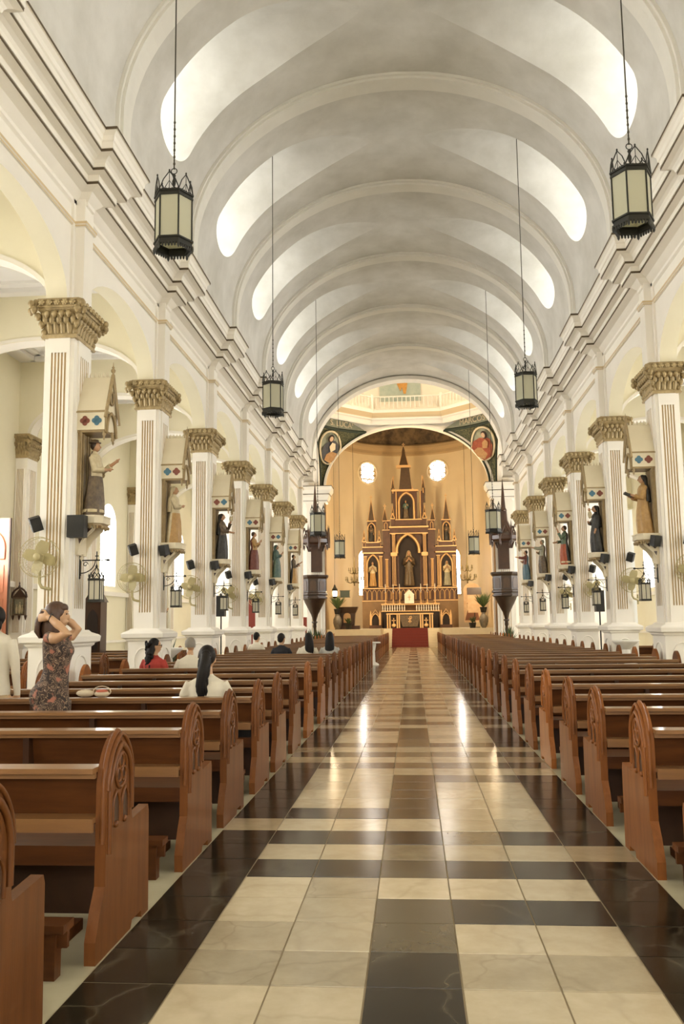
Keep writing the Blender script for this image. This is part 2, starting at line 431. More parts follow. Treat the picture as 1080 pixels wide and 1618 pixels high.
def plan(kmax, half, off, y_end):
    pts = [(EY(K0), 0)]
    for k in range(K0 + 1, kmax + 1):
        y = EY(k)
        pts += [(y - half, 0, -1), (y - half, off, -1)]
        if k < kmax: pts += [(y + half, off, 1), (y + half, 0, 1)]
        else: pts += [(y_end, off, 0)]
    return pts
def cornice(s, prof, dark, name, half, off, kap, mats, y_end):
    mb = MB(); pl = plan(K1, half, off, y_end)
    rows = []
    for p, z in prof:
        rows.append([(SX(s, D_WALL - q[1] - p), q[0] + (q[2] if len(q) > 2 else 0) * p * kap, z) for q in pl])
    for i in range(len(prof) - 1):
        mb.grid([rows[i], rows[i + 1]], 1 if i in dark else 0)
    return struct(mb.build(name, mats, fix=False))
for s in (-1, 1):
    struct(arcade(s))
    n_ = 0 if s < 0 else 3
    cornice(s, CP, DARK, f'trim_{n_ + 1}', .11, .17, 1.0, ['plaster', 'brownline'], EY(6) + .3)
    cornice(s, AP, {1, 3}, f'trim_{n_ + 2}', .18, .18, 1.0, ['plaster', 'flute'], EY(6) + .3)
    q = MB()
    for k in range(K0 + 1, K1 + 1):
        x0, x1 = sorted((SX(s, D_WALL - .18), SX(s, D_WALL + .02)))
        q.box(x0, x1, EY(k) - .18, EY(k) + .18, Z_CAP1, 8.2)
        x0, x1 = sorted((SX(s, D_WALL - .04), SX(s, D_WALL + .02)))
        q.box(x0, x1, EY(k) - .27, EY(k) + .27, Z_CAP1, 8.1)
    struct(q.build(f'trim_{n_ + 3}', 'plaster'))

# ------------------------------------------------------------------ aisles
WZ0, WZ1, WHW = 2.85, 5.55, .74
for s in (-1, 1):
    X = SX(s, D_AISLE); XO = SX(s, D_AISLE + .32); mb = MB()
    ys = [EY(K0)]
    for k in range(K0, K1):
        a, b = EY(k), EY(k + 1); yc = (a + b) / 2
        cu = arch_pts(WHW, WZ1 - WHW, WHW, 14)
        mb.grid([[(X, a, 0), (X, yc - WHW, 0)], [(X, a, Z_AISLE), (X, yc - WHW, Z_AISLE)]])
        mb.grid([[(X, yc + WHW, 0), (X, b, 0)], [(X, yc + WHW, Z_AISLE), (X, b, Z_AISLE)]])
        mb.grid([[(X, yc - WHW, 0), (X, yc + WHW, 0)], [(X, yc - WHW, WZ0), (X, yc + WHW, WZ0)]])
        mb.grid([[(X, yc + p[0], p[1]) for p in cu], [(X, yc + p[0], Z_AISLE) for p in cu]])
        ol = [(-WHW, WZ0)] + cu + [(WHW, WZ0), (-WHW, WZ0)]
        mb.grid([[(X, yc + p[0], p[1]) for p in ol], [(XO, yc + p[0], p[1]) for p in ol]], 1)
        # cornice strip under the sills and a dado
        x0, x1 = sorted((X, SX(s, D_AISLE - .10)))
        mb.box(x0, x1, a, b, 2.52, 2.66, 1); mb.box(x0, x1, a, b, 1.0, 1.08, 1)
        # transverse arch with outer pilaster is added below
        w = window(None); q = MB()
        per = [(-WHW, WZ0)] + cu + [(WHW, WZ0)]
        q.add([(XO, yc + p[0], p[1]) for p in per], [tuple(range(len(per)))]); q.build('pane', 'day_side', w, fix=False)
        q = MB(); x0, x1 = sorted((SX(s, D_AISLE + .27), SX(s, D_AISLE + .31)))
        for d in (-.25, .25): q.box(x0, x1, yc + d - .012, yc + d + .012, WZ0, WZ1 - .1)
        for i in range(1, 5): q.box(x0, x1, yc - WHW, yc + WHW, WZ0 + i * .46 - .01, WZ0 + i * .46 + .01)
        q.build('glazing_bar', 'white', w)
    struct(mb.build(f'wall_{SIDE[s]}_aisle', ['aisle', 'plaster'], fix=False))
    mb = MB(); x0, x1 = sorted((SX(s, D_OUT), X))
    mb.box(x0, x1, EY(K0), YX0, Z_AISLE, Z_AISLE + .1)
    for k in range(K0, K1):
        for e, h in ((.55, .10), (.9, .06)):
            a, b = EY(k) + e, EY(k + 1) - e; u0, u1 = x0 + e * .8, x1 - e * .8
            mb.box(u0, u1, a, a + .12, Z_AISLE - h, Z_AISLE); mb.box(u0, u1, b - .12, b, Z_AISLE - h, Z_AISLE)
            mb.box(u0, u0 + .12, a, b, Z_AISLE - h, Z_AISLE); mb.box(u1 - .12, u1, a, b, Z_AISLE - h, Z_AISLE)
    o = mb.build(f'ceiling_{SIDE[s]}_aisle', 'aisleceil'); struct(o)
    # transverse arches
    mb = MB()
    for k in range(K0 + 1, K1 + 1):
        y = EY(k); d0, d1 = D_OUT - .02, D_AISLE - .28; dc = (d0 + d1) / 2; hw = (d1 - d0) / 2
        cu = arch_pts(hw - .03, Z_CAP1, .98, 24)
        for yy in (y - .2, y + .2):
            mb.grid([[(SX(s, dc + p[0]), yy, p[1]) for p in cu], [(SX(s, dc + p[0]), yy, Z_AISLE) for p in cu]])
        mb.grid([[(SX(s, dc + p[0]), y - .2, p[1]) for p in cu], [(SX(s, dc + p[0]), y + .2, p[1]) for p in cu]], 1, True)
        x0, x1 = sorted((SX(s, d1 - .03), X)); mb.box(x0, x1, y - .2, y + .2, Z_CAP1, Z_AISLE)
        for e in (-1, 1):                                  # raised archivolt edge
            yy = y + e * .2
            i_ = [(SX(s, dc + p[0]), p[1]) for p in cu]; o_ = [(SX(s, dc + p[0] * 1.035), Z_CAP1 + (p[1] - Z_CAP1) * 1.07) for p in cu]
            mb.grid([[(p[0], yy + e * .03, p[1]) for p in i_], [(p[0], yy + e * .03, p[1]) for p in o_]], 1)
            mb.grid([[(p[0], yy + e * .03, p[1]) for p in o_], [(p[0], yy, p[1]) for p in o_]], 1)
    struct(mb.build(f'wall_{SIDE[s]}_transverse', ['aisle', 'plaster'], fix=False))

# ------------------------------------------------------------------ crossing
YXC = (YX0 + YX1) / 2; HXY = (YX1 - YX0) / 2; CA, CB = 4.72, 3.58; CZ = 9.2; CA2, CB2, CZ2 = 4.25, 3.60, 8.94
HX = 5.0
Z_OCT = 13.05
mb = MB()
def arch_wall(P, hw_total, ztop, a, b, zc, z0, thick, m=0, ms=0, n=40):
    """P(u, w, z): u along the wall, w through it"""
    cu = [(-a * cos(pi * i / n), zc + b * sin(pi * i / n)) for i in range(n + 1)]
    for w_ in (0, thick):
        mb.grid([[P(p[0], w_, p[1]) for p in cu], [P(p[0], w_, ztop) for p in cu]], m)
        for sg in (-1, 1):
            mb.grid([[P(sg * a, w_, z0), P(sg * hw_total, w_, z0)], [P(sg * a, w_, ztop), P(sg * hw_total, w_, ztop)]], m)
    mb.grid([[P(p[0], 0, p[1]) for p in cu], [P(p[0], thick, p[1]) for p in cu]], ms, True)
    for sg in (-1, 1):
        mb.grid([[P(sg * a, 0, z0), P(sg * a, thick, z0)], [P(sg * a, 0, zc), P(sg * a, thick, zc)]], ms)
arch_wall(lambda u, w, z: (XC + u, YX0 - .05 + w, z), 5.4, 14.2, CA2, CB2, CZ2, 8.0, .55)          # nave side
arch_wall(lambda u, w, z: (XC - .12 + u, YX1 + w, z), 8.0, 14.2, CA, CB, CZ, 0, .6)                    # apse side
for s in (-1, 1):
    arch_wall(lambda u, w, z: (SX(s, HX + w), YXC + u, z), 5.3, Z_OCT + .4, 4.6, CB, CZ, 0, .6)
o = struct(mb.build('wall_crossing', 'plaster', fix=False))
q = MB(); arc_band(q, YX0 - .16, YX0 + .02, CA2, CB2, CA2 + .16, CB2 + .16, zc=CZ2); arc_band(q, YX1 - .10, YX1 + .02, CA - .03, CB - .03, CA + .10, CB + .10, zc=CZ)
q.build('archivolt', 'plaster', o)
# octagonal drum
def octo(r, ph=pi / 8): return [(XC + r / cos(pi / 8) * cos(ph + i * pi / 4), YXC + r / cos(pi / 8) * sin(ph + i * pi / 4)) for i in range(8)]
RO = 4.93
dm = MB()
def oct_ring(prof, m=0):
    rings = [[(x, y, z) for x, y in octo(r)] for r, z in prof]; dm.loft(rings, m, False, False)
oct_ring([(RO + .1, Z_OCT - .25), (RO, Z_OCT - .2), (RO - .02, Z_OCT), (RO - .12, Z_OCT + .04), (RO - .12, Z_OCT + .12)])
oct_ring([(RO - .12, Z_OCT + .12), (RO - .14, Z_OCT + .16), (RO - .32, Z_OCT + .34), (RO - .36, Z_OCT + .36)], 1)
oct_ring([(RO - .36, Z_OCT + .36), (RO - .36, Z_OCT + .53), (RO + 1.0, Z_OCT + .53), (RO + 1.0, 18.4), (RO + .8, 18.6)])
dome = [((RO + .8) * cos(t), 18.6 + 5 * sin(t)) for t in [pi / 2 * i / 12 for i in range(12)]] + [(.05, 23.6)]
oct_ring(dome)
# flat corner fills between square and octagon
dm.grid([[(-8, YX0 - 1, 14.2), (8, YX0 - 1, 14.2)], [(-8, YX0 + .6, 14.2), (8, YX0 + .6, 14.2)]])
drum = struct(dm.build('wall_drum', ['plaster', 'flute'], fix=False))
# balustrade of the drum: rail, posts, balusters
bl = thing('balustrade', 'pale octagonal balustrade around the base of the dome', 'balustrade', (XC, YXC, Z_OCT + .53))
oc = [(x - XC, y - YXC) for x, y in octo(RO - .22)]
q = MB()
for i in range(8):
    a, b = oc[i], oc[(i + 1) % 8]
    q.tube([(*a, .78), (*b, .78)], .045, 4); q.tube([(*a, .06), (*b, .06)], .04, 4)
q.build('handrail', 'plaster', bl)
bal = MB().lathe([(.022, .08), (.022, .2), (.04, .3), (.02, .45), (.022, .76)], n=5).mesh('baluster', ['plaster'])
post = MB().lathe([(.09, 0), (.09, .85), (.10, .88), (.05, .95)], n=8).mesh('post', ['plaster'])
for i in range(8):
    a, b = Vector(oc[i]), Vector(oc[(i + 1) % 8])
    link('post', post, bl, (*a, 0))
    if i in (0, 1, 2):                       # far sides, seen through the nave arch
        for j in range(1, 16):
            p = a.lerp(b, j / 16); link('baluster', bal, bl, (*p, 0))
# pendentives with painted medallions
mat('pend', (.17, .16, .075), .8, (.05, .058, .03), 14.0, .9, contrast=(.42, .55))
mat('pendborder', (.030, .042, .026), .8)
mat('medal_sky', (.36, .37, .27), .8, (.22, .24, .19), 4.0, .6)
mat('medal_red', (.40, .10, .045), .8, (.22, .05, .03), 8.0, .7)
mat('medal_blue', (.05, .06, .08), .8, (.12, .10, .08), 8.0, .6)
mat('medal_tan', (.52, .30, .13), .8, (.36, .17, .06), 8.0, .6)
mat('skin_paint', (.62, .42, .27), .7)
mat('hair_paint', (.05, .03, .02), .8)
mat('cream_paint', (.78, .66, .44), .6)
def pend_pt(sx, sy, t, w):
    """t: up the edges (angle), w: 0 on the end arch, 1 on the side arch"""
    th = t * radians(62)
    Fp = Vector((XC + sx * CA * 1.005 * cos(th) - .12, YXC + sy * (HXY - .02), CZ + CB * 1.0 * sin(th) + .06))
    Sp = Vector((XC + sx * (HX - .02), YXC + sy * 5.05 * cos(th * .98), CZ + CB * sin(th) + .06))
    p = Fp.lerp(Sp, w)
    bul = 4 * w * (1 - w) * t * .28
    return p + Vector((sx * bul, sy * bul, 0))
for sy in (1, -1):
    for sx in (-1, 1):
        lab = 'painted pendentive with an oval medallion, ' + ('left' if sx < 0 else 'right') + (' of the apse arch' if sy > 0 else ' above the nave side of the crossing')
        root = thing('pendentive', lab, 'mural', pend_pt(sx, sy, .0, .5)); base = Vector(root.location)
        q = MB(); N_ = 14
        rows = [[pend_pt(sx, sy, i / N_, j / N_) - base for j in range(N_ + 1)] for i in range(N_ + 1)]
        q.grid(rows, 0, True); q.build('painted_field', 'pend', root, fix=False)
        if sy < 0: continue
        inn = Vector((-sx * .03, -sy * .03, -.01))
        q = MB()
        for pth in ([rows[i][0] + inn for i in range(N_ + 1)], [rows[i][N_] + inn for i in range(N_ + 1)], [rows[N_][j] + inn for j in range(N_ + 1)]):
            q.tube(pth, .09, 4, flat=.6)
        q.build('border', 'pendborder', root)
        # top fill (segment with the name)
        q = MB(); A_, B_ = rows[N_][0], rows[N_][N_]
        oc_ = octo(RO)
        q.grid([[rows[N_][j] for j in range(N_ + 1)], [rows[N_][j] + Vector((sx * .05, sy * .05, .12 + .62 * sin(pi * j / N_))) for j in range(N_ + 1)]], 0, True)
        q.build('name_band', 'medal_sky', root, fix=False)
        q = MB()
        q.grid([[rows[N_][j] + Vector((sx * .04, sy * .04, .05 + .62 * sin(pi * j / N_))) for j in range(N_ + 1)], [rows[N_][j] + Vector((sx * .4, sy * .4, 1.2)) for j in range(N_ + 1)]], 0, True)
        q.build('spandrel', 'plaster', root, fix=False)
        # medallion: oval laid on the curved field
        nrm = Vector((-sx * .55, -sy * .8, -.25)).normalized()
        def mp(u, v, d=0.0):
            tilt = .42 * sx * sy
            uu = u * cos(tilt) + v * sin(tilt); vv = -u * sin(tilt) + v * cos(tilt)
            t_ = max(.02, min(.985, .655 + vv / 3.9)); wid = (pend_pt(sx, sy, t_, 0) - pend_pt(sx, sy, t_, 1)).length
            w_ = max(.02, min(.98, .5 - sx * uu / wid))
            if sx < 0: w_ = 1 - w_
            if sx < 0: w_ = max(.02, min(.98, .5 - uu / wid))
            else: w_ = max(.02, min(.98, .5 + uu / wid))
            return pend_pt(sx, sy, t_, w_) - base + nrm * (.05 + d * 22)
        q = MB(); RU, RV = .74, 1.16
        q.add([mp(RU * cos(a), RV * sin(a)) for a in [2 * pi * i / 28 for i in range(28)]], [tuple(range(28))]); q.build('medallion', 'medal_sky', root)
        q = MB(); q.tube([mp(RU * cos(a), RV * sin(a), .004) for a in [2 * pi * i / 28 for i in range(28)]], .06, 5, closed=True); q.build('medallion_frame', 'cream_paint', root)
        def blob(pts, d, mt, nm):
            q = MB(); q.add([mp(u, v, d) for u, v in pts], [tuple(range(len(pts)))]); q.build(nm, mt, root)
        def oval(cu_, cv_, ru, rv, n=14): return [(cu_ + ru * cos(2 * pi * i / n), cv_ + rv * sin(2 * pi * i / n)) for i in range(n)]
        main = 'medal_blue' if sx < 0 else 'medal_red'
        blob([(-.62, -.6), (-.3, -1.05), (.2, -1.15), (.58, -.75), (.62, -.1), (.42, .3), (.1, .42), (-.3, .25), (-.62, -.1)], .008, main, 'painted_robe')
        blob([(-.5, -.75), (-.2, -1.05), (.25, -1.05), (.35, -.6), (.05, -.35), (-.3, -.45)], .012, 'medal_tan', 'painted_drapery')
        blob([(.0, -.4), (.3, -.3), (.35, .1), (.15, .25), (-.05, .0)], .014, 'cream_paint' if sx < 0 else 'medal_tan', 'painted_sleeve')
        blob(oval(.08, .58, .22, .30), .012, 'hair_paint', 'painted_hair')
        blob(oval(.06, .55, .13, .19), .016, 'skin_paint', 'painted_face')
        # name
        tx = bpy.data.curves.new('saint_name', 'FONT'); tx.body = 'S. LUCAS' if sx < 0 else 'S. MARCOS'; tx.size = .46; tx.extrude = .004; tx.align_x = 'CENTER'
        to = bpy.data.objects.new('saint_name', tx); COL.objects.link(to); bpy.context.view_layer.update()
        me = bpy.data.meshes.new_from_object(to.evaluated_get(bpy.context.evaluated_depsgraph_get())); bpy.data.objects.remove(to)
        me.materials.append(MATS['cream_paint'])
        ax = (B_ - A_).normalized() if sx > 0 else (A_ - B_).normalized()
        if ax.x < 0: ax = -ax
        nn = Vector((ax.y, -ax.x, 0)).normalized(); 
        if nn.y > 0: nn = -nn
        upv = nn.cross(ax).normalized()
        if upv.z < 0: upv = -upv
        p0 = rows[N_][N_ // 2] + Vector((0, 0, .18)) + nn * .10 - ax * (sx * .38)
        o = link('saint_name', me, root); o.matrix_local = Matrix(((ax.x, upv.x, nn.x, p0.x), (ax.y, upv.y, nn.y, p0.y), (ax.z, upv.z, nn.z, p0.z), (0, 0, 0, 1)))
# drum mural on the far side
mural = thing('dome_mural', 'pale blue mural panel with golden robed legs behind the dome balustrade', 'mural', (XC - .35, YXC + RO + .93, Z_OCT + .55))
mat('mural_sky', (.46, .52, .46), .8, (.28, .37, .35), 2.5, .6); mat('mural_teal', (.05, .10, .10), .8, (.22, .28, .24), 7, .7); mat('mural_gold', (.62, .33, .09), .8, (.42, .19, .04), 9, .7)
MB().box(-1.2, 1.2, -.02, 0, 0, 3.4).build('sky_panel', 'mural_sky', mural)
MB().box(-1.2, 1.2, -.035, -.02, 0, .62).build('water_panel', 'mural_teal', mural)
q = MB(); q.prism([(-.42, 3.3), (-.36, 2.3), (-.1, 1.62), (.02, 1.35), (.12, 1.6), (.2, 1.2), (.34, 1.2), (.42, 1.7), (.52, 2.4), (.5, 3.3)], -.06, -.02, 'y'); q.build('golden_robe', 'mural_gold', mural)

# transepts
for s in (-1, 1):
    mb = MB(); x1 = SX(s, 12.5)
    mb.grid([[(x1, YX0 - 1, 0), (x1, YX1 + 2, 0)], [(x1, YX0 - 1, 13.2), (x1, YX1 + 2, 13.2)]])
    for y in (YX0 + .2, YX1 + .3):
        mb.grid([[(SX(s, 5.5 if y > YX1 else D_AISLE - .3), y, 0), (x1, y, 0)], [(SX(s, 5.5 if y > YX1 else D_AISLE - .3), y, 13.2), (x1, y, 13.2)]])
    mb.grid([[(SX(s, 5.3), YX0 + .2, Z_AISLE), (x1, YX0 + .2, Z_AISLE)], [(SX(s, 5.3), YX0 + .2, 13.2), (x1, YX0 + .2, 13.2)]])
    mb.grid([[(SX(s, 5.2), YX0 - 1, 13.2), (x1, YX0 - 1, 13.2)], [(SX(s, 5.2), YX1 + 2, 13.2), (x1, YX1 + 2, 13.2)]])
    struct(mb.build(f'wall_{SIDE[s]}_transept', 'plaster', fix=False))
    w = window(None)
    q = MB()
    for yy in (YXC - 2.2, YXC + 2.2):
        per = [(-.9, 3.0)] + arch_pts(.9, 6.4, .9, 12) + [(.9, 3.0)]
        q.add([(SX(s, 12.46), yy + p[0], p[1]) for p in per], [tuple(range(len(per)))])
    q.build('pane', 'day_side', w, fix=False)

# ------------------------------------------------------------------ chancel and apse
ZA = 14.35
mb = MB(); n = 40
path = [(SX(-1, RAP), YX1 + .6)] + [(XC - RAP * cos(pi * i / n), YCH + RAP * sin(pi * i / n)) for i in range(n + 1)] + [(SX(1, RAP), YX1 + .6)]
mb.grid([[(x, y, 0) for x, y in path], [(x, y, ZA) for x, y in path]], 0, True)
for z0, z1, o1 in ((ZA - 2.05, ZA - 1.95, .05),):
    pp = [(XC + (x - XC) * (1 - o1 / RAP), y - (o1 if y > YCH else 0) * .5) for x, y in path]
    mb.grid([[(x, y, z0) for x, y in pp], [(x, y, z1) for x, y in pp]], 0, True)
apse = struct(mb.build('wall_apse', 'apse', fix=False))
# cornice of the apse and half dome
mat('apsecornice', (.40, .28, .14), .8); mat('dome_paint', (.16, .105, .05), .8, (.05, .032, .018), 1.6, .9, detail=7, world=True, contrast=(.4, .6))
prof = [(0, ZA - .1), (.12, ZA), (.12, ZA + .22), (.35, ZA + .42), (.35, ZA + .62), (.2, ZA + .75), (-.05, ZA + .8)]
mb = MB(); rows = []
for p, z in prof:
    rows.append([(XC + (x - XC) * (1 - p / RAP), (y if y <= YCH else YCH + (y - YCH) * (1 - p / RAP)), z) for x, y in path])
mb.grid(rows, 0, False); struct(mb.build('trim_7', 'apsecornice', fix=False))
mb = MB(); rows = []
for j in range(13):
    e = pi / 2 * j / 12
    rows.append([(XC - RAP * cos(pi * i / n) * cos(e), YCH + RAP * sin(pi * i / n) * cos(e), ZA + .75 + 4.6 * sin(e)) for i in range(n + 1)])
mb.grid(rows, 0, True)
mb.grid([[(XC - RAP * cos(pi * i / n), y, ZA + .75 + 4.6 * sin(pi * i / n)) for i in range(n + 1)] for y in (YX1 + 1.0, YCH)], 0, True)
mb.grid([[(-8, YX1 + 1.05, 14.0), (8, YX1 + 1.05, 14.0)], [(-8, YX1 + 1.05, 20.2), (8, YX1 + 1.05, 20.2)]])
struct(mb.build('ceiling_apse', 'dome_paint', fix=False))
# rose windows and tall windows of the apse
def rose(px_x, z, label):
    ang = math.asin((px_x - XC) / RAP); y = YCH + RAP * cos(ang)
    w = window(None); w.location = (px_x, y - .04, z); w.rotation_euler = (0, 0, -ang); R_ = .84
    q = MB(); q.add([(R_ * cos(a), 0, R_ * sin(a)) for a in [2 * pi * i / 32 for i in range(32)]], [tuple(range(32))]); q.build('pane', 'day_apse', w)
    q = MB(); q.tube([(R_ * cos(a), -.06, R_ * sin(a)) for a in [2 * pi * i / 32 for i in range(32)]], .075, 6, closed=True); q.build('frame', 'cream_paint', w)
    q = MB()
    for i in range(10):
        a = 2 * pi * i / 10
        q.tube([(.60 * cos(a) + .17 * cos(b), -.04, .60 * sin(a) + .17 * sin(b)) for b in [2 * pi * j / 10 for j in range(10)]], .032, 4, closed=True)
        q.tube([(.26 * cos(a), -.04, .26 * sin(a)), (.42 * cos(a), -.04, .42 * sin(a))], .03, 4)
    q.tube([(.25 * cos(b), -.04, .25 * sin(b)) for b in [2 * pi * j / 12 for j in range(12)]], .032, 4, closed=True)
    q.build('tracery', 'apsecornice', w)
rose(-3.2, 12.83, 0); rose(2.12, 12.95, 0)
for sx, xx in ((-1, -3.40), (1, 3.02)):
    ang = math.asin((xx - XC) / RAP); y = YCH + RAP * cos(ang)
    w = window(None); w.location = (xx, y - .06, 0); w.rotation_euler = (0, 0, -ang)
    per = [(-.72, 3.6)] + arch_pts(.72, 6.35, .72, 12) + [(.72, 3.6)]
    q = MB(); q.add([(p[0], 0, p[1]) for p in per], [tuple(range(len(per)))]); q.build('pane', 'day_apse', w)
    q = MB(); q.tube([(p[0], -.03, p[1]) for p in per], .05, 4, closed=True); q.build('frame', 'cream_paint', w)
    q = MB()
    for i in range(1, 7): q.box(-.72, .72, -.05, -.02, 3.6 + i * .46 - .012, 3.6 + i * .46 + .012)
    for d in (-.36, 0, .36): q.box(d - .012, d + .012, -.05, -.02, 3.6, 6.95)
    q.build('glazing_bar', 'iron', w)
# sanctuary steps and platform
mat('marble', (.60, .53, .39), .4, (.48, .42, .30), 2.0, .5, world=True)
st = MB(); NS, RISE, TREAD, YS0 = 7, .171, .30, 57.4
steps = struct(MB().box(XC - 5.15, XC + 5.15, YS0 + NS * TREAD, YCH + RAP, 0, NS * RISE - .001).build('floor_sanctuary', 'marble'))
for i in range(NS - 1):
    MB().box(XC - 5.15, XC + 5.15, YS0 + i * TREAD, YS0 + NS * TREAD + .02, i * RISE, (i + 1) * RISE).build('step', 'marble', steps)
MB().box(XC - 5.15, XC + 5.15, YS0 + (NS - 1) * TREAD, YS0 + NS * TREAD + .02, (NS - 1) * RISE, NS * RISE - .001).build('step', 'marble', steps)
PZ = NS * RISE
# ------------------------------------------------------------------ columns
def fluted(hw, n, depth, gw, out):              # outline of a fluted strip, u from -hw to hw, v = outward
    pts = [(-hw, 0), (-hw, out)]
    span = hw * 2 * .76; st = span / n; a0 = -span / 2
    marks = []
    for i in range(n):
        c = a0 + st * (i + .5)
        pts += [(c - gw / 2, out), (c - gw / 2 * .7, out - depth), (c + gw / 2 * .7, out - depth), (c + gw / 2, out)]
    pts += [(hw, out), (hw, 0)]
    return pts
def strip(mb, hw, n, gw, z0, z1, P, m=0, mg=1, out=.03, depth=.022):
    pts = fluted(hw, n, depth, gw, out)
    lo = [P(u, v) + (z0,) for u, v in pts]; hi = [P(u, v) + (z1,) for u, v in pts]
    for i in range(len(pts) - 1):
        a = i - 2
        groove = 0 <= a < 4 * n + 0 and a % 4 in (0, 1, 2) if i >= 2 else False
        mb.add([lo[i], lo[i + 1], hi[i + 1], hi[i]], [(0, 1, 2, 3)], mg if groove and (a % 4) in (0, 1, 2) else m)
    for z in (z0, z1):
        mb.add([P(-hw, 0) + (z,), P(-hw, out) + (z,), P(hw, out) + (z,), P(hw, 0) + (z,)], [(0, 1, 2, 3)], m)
HXc, HYc = .225, .35
def make_shaft():
    mb = MB(); mb.box(-HXc, HXc, -HYc, HYc, 1.45, Z_CAP0)
    for sg in (-1, 1):
        P = lambda u, v, sg=sg: (u, sg * (HYc - .002 + v))
        strip(mb, .165, 5, .028, 1.78, 5.56, P)
        for z0, z1 in ((1.46, 1.78), (5.56, Z_CAP0)): mb.box(-.165, .165, *sorted((sg * HYc, sg * (HYc + .028))), z0, z1)
        P = lambda u, v, sg=sg: (sg * (HXc - .002 + v), u)
        strip(mb, .24, 5, .03, 1.78, 5.56, P)
        for z0, z1 in ((1.46, 1.78), (5.56, Z_CAP0)): mb.box(*sorted((sg * HXc, sg * (HXc + .028))), -.24, .24, z0, z1)
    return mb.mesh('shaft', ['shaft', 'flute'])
def make_pedestal():
    mb = MB()
    mb.frustum((0, 0), (.35, .47), (.35, .47), 0, .12); mb.frustum((0, 0), (.35, .47), (.305, .42), .12, .17)
    mb.frustum((0, 0), (.305, .42), (.305, .42), .17, 1.22)
    for a, b, z0, z1 in (((.305, .42), (.34, .455), 1.22, 1.25), ((.34, .455), (.345, .46), 1.25, 1.275), ((.345, .46), (.40, .53), 1.275, 1.30), ((.40, .53), (.41, .54), 1.30, 1.375),
                         ((.41, .54), (.385, .51), 1.375, 1.40), ((.385, .51), (.30, .43), 1.40, 1.435), ((.30, .43), (.27, .39), 1.435, 1.47)):
        mb.frustum((0, 0), a, b, z0, z1)
    return mb.mesh('pedestal', ['shaft'])
def make_panel():
    mb = MB()
    for sg in (-1, 1):
        for w, pl in ((.17, lambda u, z, sg=sg: (u, sg * .425, z)), (.24, lambda u, z, sg=sg: (sg * .31, u, z))):
            pts = [(-w, .25)] + [(p[0], p[1]) for p in arch_pts(w, .88, .22, 14)] + [(w, .25)]
            mb.tube([pl(u, z) for u, z in pts], .016, 5, closed=True)
    return mb.mesh('panel_moulding', ['shaft'])
def make_leaf():
    mb = MB(); rows = []
    for i, (z, o, w) in enumerate(((0, 0, .03), (.05, .018, .04), (.10, .026, .042), (.14, .05, .03), (.15, .085, .018))):
        rows.append([(-w, o - .012, z), (-w * .5, o + .004, z), (0, o + .012, z), (w * .5, o + .004, z), (w, o - .012, z)])
    mb.grid(rows, 0, True)
    mb.grid([[(x * .9, y - .015, z * .96) for x, y, z in r] for r in rows], 0, True)
    mb.tube([(0, .014, 0), (0, .038, .10), (0, .062, .14)], .007, 4)
    return mb
def make_rosette():
    mb = MB()
    mb.lathe([(.012, .032), (.022, .030), (.024, .02), (.012, .012)], n=6)
    for i in range(6):
        a = 2 * pi * i / 6
        mb.ell((.032 * cos(a), .032 * sin(a), .012), (.021, .021, .016), 5, 4)
    return mb
leafMB, roseMB = make_leaf(), make_rosette()
budMB = MB().ell((0, 0, 0), (.05, .05, .055), 7, 5).ell((0, 0, -.03), (.035, .035, .045), 6, 4)
leaf_me, rose_me, bud_me = leafMB.mesh('acanthus_leaf', ['gilt']), roseMB.mesh('rosette', ['giltlight']), budMB.mesh('bud', ['gilt'])
def cap_items():
    """(kind, location, rotation matrix)"""
    it = []
    def face(sg, ax):
        hw = (.20, .33)[ax]; off = (.375, .25)[ax]
        def P(u, v, z): return (u, sg * (off + v), z) if ax == 0 else (sg * (off + v), u, z)
        yaw = (0 if sg > 0 else pi) if ax == 0 else (-pi / 2 if sg > 0 else pi / 2)
        R = Matrix.Rotation(yaw, 3, 'Z')
        n = 4 if ax == 0 else 6
        for i in range(n): it.append(('leaf', P(-hw + 2 * hw * (i + .5) / n, .0, Z_CAP0 + .075), R))
        for i in range(n + 1): it.append(('leaf', P((-hw + 2 * hw * i / n) * 1.08, .025, Z_CAP0 + .21), R))
        for i in range(n): it.append(('bud', P((-hw + 2 * hw * (i + .5) / n) * 1.1, .075, Z_CAP0 + .36), R))
        Rr = R @ Matrix.Rotation(-pi / 2, 3, 'X')
        m = n + 1
        for i in range(m): it.append(('rose', P((-hw + 2 * hw * i / (m - 1)) * 1.18, .115, Z_CAP0 + .515), Rr))
    for sg in (-1, 1):
        face(sg, 0); face(sg, 1)
    for sx in (-1, 1):
        for sy in (-1, 1):
            R = Matrix.Identity(3)
            for d, z, k in ((.00, .10, 'bud'), (.03, .22, 'bud'), (.075, .33, 'bud'), (.115, .42, 'bud'), (.15, .50, 'bud'), (.10, .53, 'bud')):
                it.append((k, (sx * (.235 + d), sy * (.36 + d), Z_CAP0 + z), R))
            it.append(('bud', (sx * .40, sy * .47, Z_CAP0 + .40), R)); it.append(('bud', (sx * .33, sy * .55, Z_CAP0 + .40), R))
    return it
def make_capcore():
    mb = MB()
    for a, b, z0, z1 in (((.265, .39), (.275, .40), 0, .03), ((.255, .38), (.265, .39), .03, .055), ((.235, .36), (.245, .37), .055, .30), ((.245, .37), (.31, .44), .30, .45),
                         ((.33, .455), (.345, .47), .45, .48), ((.335, .46), (.335, .46), .48, .56), ((.345, .47), (.31, .44), .56, .60)):
        mb.frustum((0, 0), a, b, Z_CAP0 + z0, Z_CAP0 + z1)
    return mb
items = cap_items()
capcore_me = make_capcore().mesh('capital_bell', ['gilt'])
full = MB()
